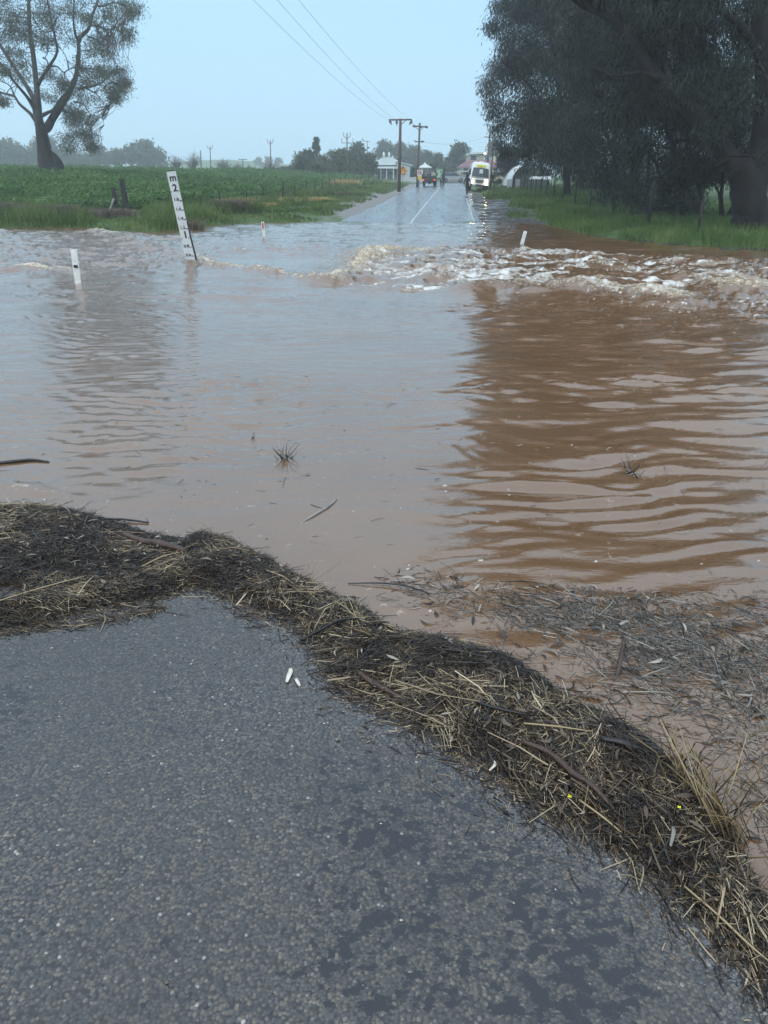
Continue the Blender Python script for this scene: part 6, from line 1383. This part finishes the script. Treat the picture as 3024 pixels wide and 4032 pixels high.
tag(mesh_np('debris_crumbs', V, Q, M['straw'], attrs={'rnd': np.repeat(rg.random(n) ** 2.6 * .9, 9)}), 'broken bark and stalk crumbs matted into the debris bank', kind='stuff')
# ragged fringe of bits washed onto the seal, and thin drift lines at the left
n = 5200; k = rg.integers(0, len(INN) - 1, n); t = rg.random(n); A = np.array(INN); c = A[k] + (A[k + 1] - A[k]) * t[:, None]; c = c + np.abs(rg.exponential(.035, n))[:, None] * np.array([[-.55, -.8]]) + rg.normal(size=(n, 2)) * .012
n2 = 900; dl = px([(-100, 2500), (100, 2490), (320, 2470), (520, 2430), (640, 2400)]); dk = rg.integers(0, 4, n2); A = np.array(dl); c2 = A[dk] + (A[dk + 1] - A[dk]) * rg.random((n2, 1)) + rg.normal(size=(n2, 2)) * .022
c = np.concatenate([c, c2]); n = len(c); ok = (poly_sd(c[:, 0], c[:, 1], NEAR_LAND) > .03) & (c[:, 1] > .5); c = c[ok]; n = len(c)
L = .006 + .028 * rg.gamma(1, 1, n); th = tangent(c) + rg.normal(size=n) * .7; D = np.column_stack([np.cos(th), np.sin(th), rg.normal(size=n) * .04]); P = np.column_stack([c, nz_(c[:, 0], c[:, 1]) + .002]) - D * (L / 2)[:, None]
V, Q = prisms(P, D, L, .0008 + .0012 * rg.random(n), rg); tag(mesh_np('washed_bits', V, Q, M['straw'], attrs={'rnd': np.repeat(rg.random(n) ** 2.4, 9)}), 'dark specks and straw bits washed onto the road edge of the debris', kind='stuff')
# floating mat on the right, sparse drift elsewhere
FLOAT = px([(1450, 2290), (1620, 2215), (1750, 2250), (1900, 2290), (2300, 2300), (2600, 2335), (3100, 2310), (3300, 2500), (3300, 3300), (3100, 3520), (2960, 3330), (2820, 3090), (2680, 2950), (2480, 2840), (2280, 2770), (2150, 2660), (2020, 2560), (1800, 2500), (1620, 2420), (1500, 2370)])
n = 40000; xy = in_poly(FLOAT, n, rg, 0); dn = fbm(xy[:, 0] * 2.6, xy[:, 1] * 3.4, 331, 4, .6); sdf = poly_sd(xy[:, 0], xy[:, 1], FLOAT); wgt = (.32 + .68 * smooth((dn - .32) / .34)) * (.15 + .85 * smooth(sdf / .3)) * (.4 + .6 * smooth((xy[:, 0] - .3) / .6)) * .62; ok = rg.random(n) < wgt; xy = xy[ok]
n2 = 420; s2 = np.column_stack([(rg.random(n2) * 2 - 1) * 2.6, 2.4 + 4.6 * rg.random(n2) ** 1.3]); s2 = s2[poly_sd(s2[:, 0], s2[:, 1], NEAR_LAND) < -.12]; xy = np.concatenate([xy, s2]); n = len(xy)
th = tangent(xy) + (fbm(xy[:, 0] * 2, xy[:, 1] * 2, 335, 3) - .5) * 5 + rg.normal(size=n) * .8; L = np.minimum(.010 + .04 * rg.gamma(.9, 1, n), .34)
D = np.column_stack([np.cos(th), np.sin(th), rg.normal(size=n) * .03]); zw = np.array([water_z(a, b_) for a, b_ in xy]); P = np.column_stack([xy, zw - .0006 + .003 * rg.random(n)]) - D * (L / 2)[:, None]
V, Q = prisms(P, D, L, .0007 + .0016 * rg.random(n) ** 2, rg, .04); tag(mesh_np('floating_straw', V, Q, M['straw_wet'], attrs={'rnd': np.repeat(rg.random(n) ** 1.5, 9)}), 'straw and leaf litter floating in a raft at the right of the debris bank', kind='stuff')
# gum leaves on the bank and in the raft
def curl_leaves(xy, z, rg, L0, name, m, label):
    n = len(xy); L = L0 * (.5 + rg.random(n)); W = L * (.13 + .10 * rg.random(n)); th = rg.random(n) * 6.28; D = np.column_stack([np.cos(th), np.sin(th), rg.normal(size=n) * .08]); S = np.column_stack([-np.sin(th), np.cos(th), rg.normal(size=n) * .5]); cv = rg.normal(size=n) * .18
    rows = []
    for t, w in ((0, .05), (.25, .8), (.5, 1), (.75, .7), (1, .03)):
        c = np.column_stack([xy, z]) + D * (L * (t - .5))[:, None] + S * (cv * L * 4 * t * (1 - t))[:, None] * np.array([1, 1, 0]) + np.array([0, 0, 1]) * (L * .10 * 4 * t * (1 - t))[:, None]
        rows += [c - S * (W * w / 2)[:, None], c + S * (W * w / 2)[:, None]]
    V = np.stack(rows, 1).reshape(-1, 3); b = np.arange(n)[:, None] * 10; Q = np.concatenate([b + np.array([[2 * i, 2 * i + 1, 2 * i + 3, 2 * i + 2]]) for i in range(4)], 0)
    return tag(mesh_np(name, V, Q, m, attrs={'rnd': np.repeat(rg.random(n) ** 1.7, 10)}, smooth_=True), label, kind='stuff')
xy = in_poly(BAND, 750, rg, 0); hm, _ = mound(xy[:, 0], xy[:, 1]); curl_leaves(xy, np.maximum(nz_(xy[:, 0], xy[:, 1]), 0) + hm + .010, rg, .042, 'leaf_litter', M['gum_litter'], 'fallen gum leaves scattered through the debris bank')
xy = in_poly(FLOAT, 150, rg, 0); curl_leaves(xy, np.array([water_z(a, b_) for a, b_ in xy]) + .002, rg, .055, 'floating_leaves', M['gum_litter'], 'pale gum leaves floating among the straw raft')
# loose pale chips on the seal
n = 210; c = np.column_stack([-2.6 + 3.6 * rg.random(n), .55 + 2.2 * rg.random(n)]); ok = poly_sd(c[:, 0], c[:, 1], NEAR_LAND) > .3; c = c[ok]; n = len(c); r0 = .0022 + .0042 * rg.random(n) ** 2.5
V = (np.column_stack([c, nz_(c[:, 0], c[:, 1]) + r0 * .4])[:, None, :] + oct_[None] * r0[:, None, None] * (.6 + .7 * rg.random((n, 6, 1))) * np.array([1, 1, .6])).reshape(-1, 3)
M['chips'] = leafmat('loose_chips', [(.10, .075, .05), (.22, .19, .15), (.5, .48, .44)], trans=0, rough=.5)
tag(mesh_np('loose_chips', V, (np.arange(n)[:, None, None] * 6 + of[None]).reshape(-1, 3), M['chips'], attrs={'rnd': np.repeat(rg.random(n), 6)}), 'pale loose stone chips scattered over the near road', kind='stuff')

# ---- single pieces that can be picked out
def on_bank(u, v, dz=.0):
    p = atz(u, v, .05); h, s = mound(np.array([p[0]]), np.array([p[1]])); p[2] = max(float(nz_(np.array([p[0]]), np.array([p[1]]))[0]), 0) + float(h[0]) + dz; return p
def on_water(u, v, dz=.0): p = atz(u, v, 0); p[2] = water_z(p[0], p[1]) + dz; return p
def on_road(u, v, dz=.0): p = atz(u, v, .01); p[2] = float(nz_(np.array([p[0]]), np.array([p[1]]))[0]) + dz; return p
def stick(label, pts, rad, m, where, n=7, knots=(), cat='stick', name='stick', grp='sticks in the flood debris'):
    q = spl([where(u, v, dz) for u, v, dz in pts], 4); t = thing(name, label, cat, tuple(q[0]), group=grp); random.seed(int(pts[0][0]) + 7); mb = MB(); mb.tube(q, rint(rad, len(q)), n, jit=.14); mb.build('stem', m, t, off=q[0])
    for (i, u, v, dz, r_) in knots: e = where(u, v, dz); mb = MB(); mb.tube([q[i], (q[i] + e) / 2 + np.array([0, 0, .004]), e], [r_, r_ * .8, r_ * .4], 5); mb.build('side_twig', m, t, off=q[0])
    return t
stick('thick brown branch lying along the water side of the debris at left', [(488, 2113, .014), (560, 2135, .016), (640, 2150, .016), (735, 2172, .008)], [.013, .016, .017, .014], M['bark_wet'], on_bank, 9, [(6, 640, 2120, .03, .003)], 'branch', 'branch')
stick('black stick poking out over the water from the top of the left debris', [(430, 2052, .012), (500, 2054, .012), (585, 2062, .006)], [.005, .006, .0045], M['stick_black'], on_water, 6, [(8, 575, 2050, .02, .002)])
stick('long dark stick floating at the left edge beyond the debris', [(-60, 1830, .006), (60, 1822, .01), (130, 1815, .008), (192, 1822, .004)], [.011, .012, .011, .006], M['stick_black'], on_water, 7)
stick('bluish half sunken stick slanting in the open water above the debris corner', [(1180, 2062, -.003), (1230, 2035, .004), (1290, 2000, .005), (1325, 1967, .003)], [.004, .008, .009, .004], M['grey_timber'], on_water, 6)
stick('dark twig crossing from debris into the water near the middle', [(1690, 2345, .008), (1600, 2318, .014), (1500, 2305, .012), (1370, 2300, .004)], [.003, .004, .004, .002], M['stick_black'], on_water, 5, [(5, 1560, 2290, .03, .002)])
stick('short brown stump of stick standing in the floating straw raft', [(2430, 2665, -.01), (2440, 2620, .03), (2447, 2572, .06)], [.010, .009, .007], M['bark_wet'], on_water, 7)
stick('reddish bark strip lying in the middle of the debris bank', [(1410, 2640, .012), (1470, 2680, .016), (1530, 2710, .012), (1600, 2745, .006)], [.010, .012, .010, .005], M['bark_wet'], on_bank, 6, (), 'bark strip', 'bark_strip')
stick('dark stick crossing the road side of the bank near its middle', [(1180, 2498, .012), (1260, 2478, .02), (1340, 2455, .02), (1420, 2440, .012)], [.006, .006, .005, .003], M['stick_black'], on_bank, 6, [(6, 1280, 2520, .02, .003)])
stick('long bent dark branch with brown end on the lower right bank', [(2050, 2935, .012), (2160, 2985, .02), (2250, 3060, .022), (2330, 3110, .018), (2420, 3185, .01)], [.006, .009, .010, .009, .005], M['bark_wet'], on_bank, 7, [(8, 2240, 3000, .03, .003)])
stick('black stick lying across the upper part of the right bank', [(1870, 2770, .012), (1960, 2800, .016), (2080, 2830, .012)], [.005, .006, .003], M['stick_black'], on_bank, 6)
stick('thick black stick half buried beside the dry grass clump', [(2360, 2925, .008), (2440, 2945, .014), (2510, 2965, .006)], [.010, .012, .008], M['stick_black'], on_bank, 7)
for i, (pts, lb) in enumerate([([(2700, 3470, .012), (2830, 3580, .016), (2950, 3690, .012), (3040, 3760, .008)], 'long pale straw stalk running to the lower right corner'), ([(2280, 3150, .014), (2370, 3205, .016), (2450, 3260, .012)], 'short pale stalk lying on the lower right bank'), ([(2060, 2865, .014), (2180, 2880, .018), (2330, 2895, .012)], 'pale straw lying level across the right bank'), ([(2330, 2740, .006), (2440, 2800, .02), (2560, 2850, .02)], 'long straight pale stem reaching over the water from the right bank'), ([(560, 2240, .014), (640, 2205, .02), (720, 2175, .012)], 'pale straw lying below the thick brown branch'), ([(0, 2385, .012), (160, 2330, .02), (340, 2280, .014)], 'long pale stalk slanting across the left debris')]):
    q = spl([on_bank(u, v, dz) for u, v, dz in pts], 4); t = thing('straw_stalk', lb, 'straw', tuple(q[0]), group='long pale stalks on the debris'); o = None
    mb = MB(); mb.tube(q, rint([.0028, .0032, .002], len(q)), 5); o = mb.build('stalk', M['stalk'], t, off=q[0]); at = o.data.attributes.new('rnd', 'FLOAT', 'POINT'); at.data.foreach_set('value', np.full(len(o.data.vertices), .9, dtype=np.float32))
# twig tangle caught in mid water
def twig_tangle(label, u, v, n, sz, seed, name='twig_tangle'):
    rg = np.random.default_rng(seed); b = on_water(u, v); t = thing(name, label, 'twigs', tuple(b))
    for k in range(n):
        a = rg.random() * 6.28; e = sz * (.4 + .7 * rg.random()); tip = np.array([math.cos(a) * e * .55, math.sin(a) * e * .3, e * (.15 + .75 * rg.random())]); s = rg.normal(size=3) * sz * .12; s[2] = -.01
        mid = (s + tip) / 2 + rg.normal(size=3) * sz * .10
        mb = MB(); mb.tube([s, mid, tip], [.0035, .003, .0015], 4); mb.build('twig', M['bark_wet'] if k % 2 else M['grey_timber'], t)
    return t
twig_tangle('small tangle of bent brown twigs snagged alone in the open water', 1130, 1805, 16, .17, 501)
twig_tangle('tiny scrap of floating twig left of the twig tangle', 992, 1728, 5, .06, 502, 'twig_scrap')
twig_tangle('dark twig scrap sticking out of the flood right of the depth gauge', 880, 931, 6, .35, 503, 'twig_scrap')
twig_tangle('single bent twig standing in the flood before the red reflector post', 932, 928, 3, .4, 504, 'twig_scrap')
twig_tangle('flattened dark twig raft drifting among the right hand ripples', 2480, 1868, 12, .16, 505, 'twig_scrap')
# dry grass clump torn out by the flood
rg = np.random.default_rng(601); b = on_bank(2900, 3230); b = on_bank(2860, 3200); clump = thing('dry_grass_clump', 'uprooted clump of tall dry brown stalks on the right end of the debris bank', 'dry grass', tuple(b))
for k in range(95):
    f = rg.random(); p = np.array(on_bank(2680 + 260 * f + rg.normal() * 30, 3000 + 270 * f + rg.normal() * 40)); p[2] -= .02
    e = .12 + .20 * rg.random() ** 1.3; lean = np.array([-.35 - .35 * rg.random() + (.9 if rg.random() < .18 else 0), rg.normal() * .35 + .1, 1.0]); lean = lean / np.linalg.norm(lean)
    q1 = p + lean * e * .55 + rg.normal(size=3) * .012; q2 = q1 + (lean + rg.normal(size=3) * .35 + (np.array([.8, .2, -1.2]) if rg.random() < .22 else 0)) * e * .5
    mb = MB(); r_ = .0013 + .0016 * rg.random(); mb.tube([p, q1, q2], [r_, r_ * .9, r_ * .5], 4); o = mb.build('stalk', M['stalk'], clump, off=b)
    at = o.data.attributes.new('rnd', 'FLOAT', 'POINT'); at.data.foreach_set('value', np.full(len(o.data.vertices), rg.random() ** 1.2, dtype=np.float32))
# two pale curled pieces of bark on the open seal, and yellow petals
M['pale_bark'] = mat('pale_bark_strip', (.58, .54, .46), .6, var=.15, scale=40)
def bark_curl(label, pts, w, m, where=on_road, cat='bark strip', name='bark_curl'):
    q = [where(u, v, dz) for u, v, dz in pts]; q = spl(q, 4); t = thing(name, label, cat, tuple(q[0])); n = len(q); top, bot = [], []
    mb = MB(); vs = []
    for i, p in enumerate(q):
        d = q[min(i + 1, n - 1)] - q[max(i - 1, 0)]; s = np.cross(d, [0, 0, 1.0]); s = s / (np.linalg.norm(s) + 1e-9); ww = w * (.35 + .65 * math.sin(math.pi * (.12 + .76 * i / (n - 1))))
        for k_, (o_, z_) in enumerate(((-1, .004), (0, 0), (1, .004), (1, .0065), (0, .0025), (-1, .0065))): vs.append(p + s * o_ * ww / 2 + np.array([0, 0, z_]))
    mb.loft([vs[i * 6:(i + 1) * 6] for i in range(n)], sm=True); mb.build('strip', m, t, off=q[0]); return t
bark_curl('larger pale curved bark strip lying on the open seal', [(1130, 2690, .002), (1138, 2668, .004), (1145, 2650, .004), (1143, 2636, .002)], .017, M['pale_bark'])
bark_curl('smaller pale bark curl just right of the larger strip on the seal', [(1180, 2706, .002), (1172, 2692, .004), (1164, 2676, .002)], .012, M['pale_bark'])
bark_curl('white curled leaf on the road side of the lower debris', [(1930, 3010, .012), (1950, 2995, .016), (1945, 2980, .012)], .008, M['pale_bark'], on_bank, 'leaf', 'curled_leaf')
bark_curl('grey brown leaf blade lying on the lower right debris', [(2640, 3330, .012), (2650, 3290, .016), (2648, 3262, .012)], .010, M['grey_timber'], on_bank, 'leaf', 'curled_leaf')
for i, (u, v, lb) in enumerate([(2244, 3136, 'bright yellow petals on the road side of the right debris'), (2672, 3188, 'smaller yellow petals beside the dry grass clump')]):
    b = on_bank(u, v, .016); t = thing('flower', lb, 'flower', tuple(b)); rg = np.random.default_rng(700 + i)
    for k in range(4):
        a = k * 1.6 + rg.random() * .4; s = .007 if i == 0 else .005; d = np.array([math.cos(a), math.sin(a), .3]); sd_ = np.array([-math.sin(a), math.cos(a), 0]); mb = MB()
        mb.add([(0, 0, 0), d * s * .6 - sd_ * s * .45, d * s * 1.1 - sd_ * s * .2, d * s * 1.1 + sd_ * s * .2, d * s * .6 + sd_ * s * .45], [(0, 1, 2, 3, 4)]); mb.build('petal', M['bright_yellow'], t)
# dark scraps left on the far road
rg = np.random.default_rng(811); n = 150; y = 39 / (1 - rg.random(n) * .5); o = -3 + 6.2 * rg.random(n); x = xc(y) + o; z = plane_z(y) + .05 * (1 - (o / 3.6) ** 2) * .7 + .03
r0 = .012 + .028 * rg.random(n) ** 2
V = (np.column_stack([x, y, z + r0 * .3])[:, None, :] + oct_[None] * r0[:, None, None] * (.6 + .7 * rg.random((n, 6, 1))) * np.array([1.3, 1.3, .6])).reshape(-1, 3)
tag(mesh_np('road_scraps', V, (np.arange(n)[:, None, None] * 6 + of[None]).reshape(-1, 3), M['straw'], attrs={'rnd': np.repeat(rg.random(n) * .4, 6)}), 'dark flood scraps scattered over the far road', kind='stuff')
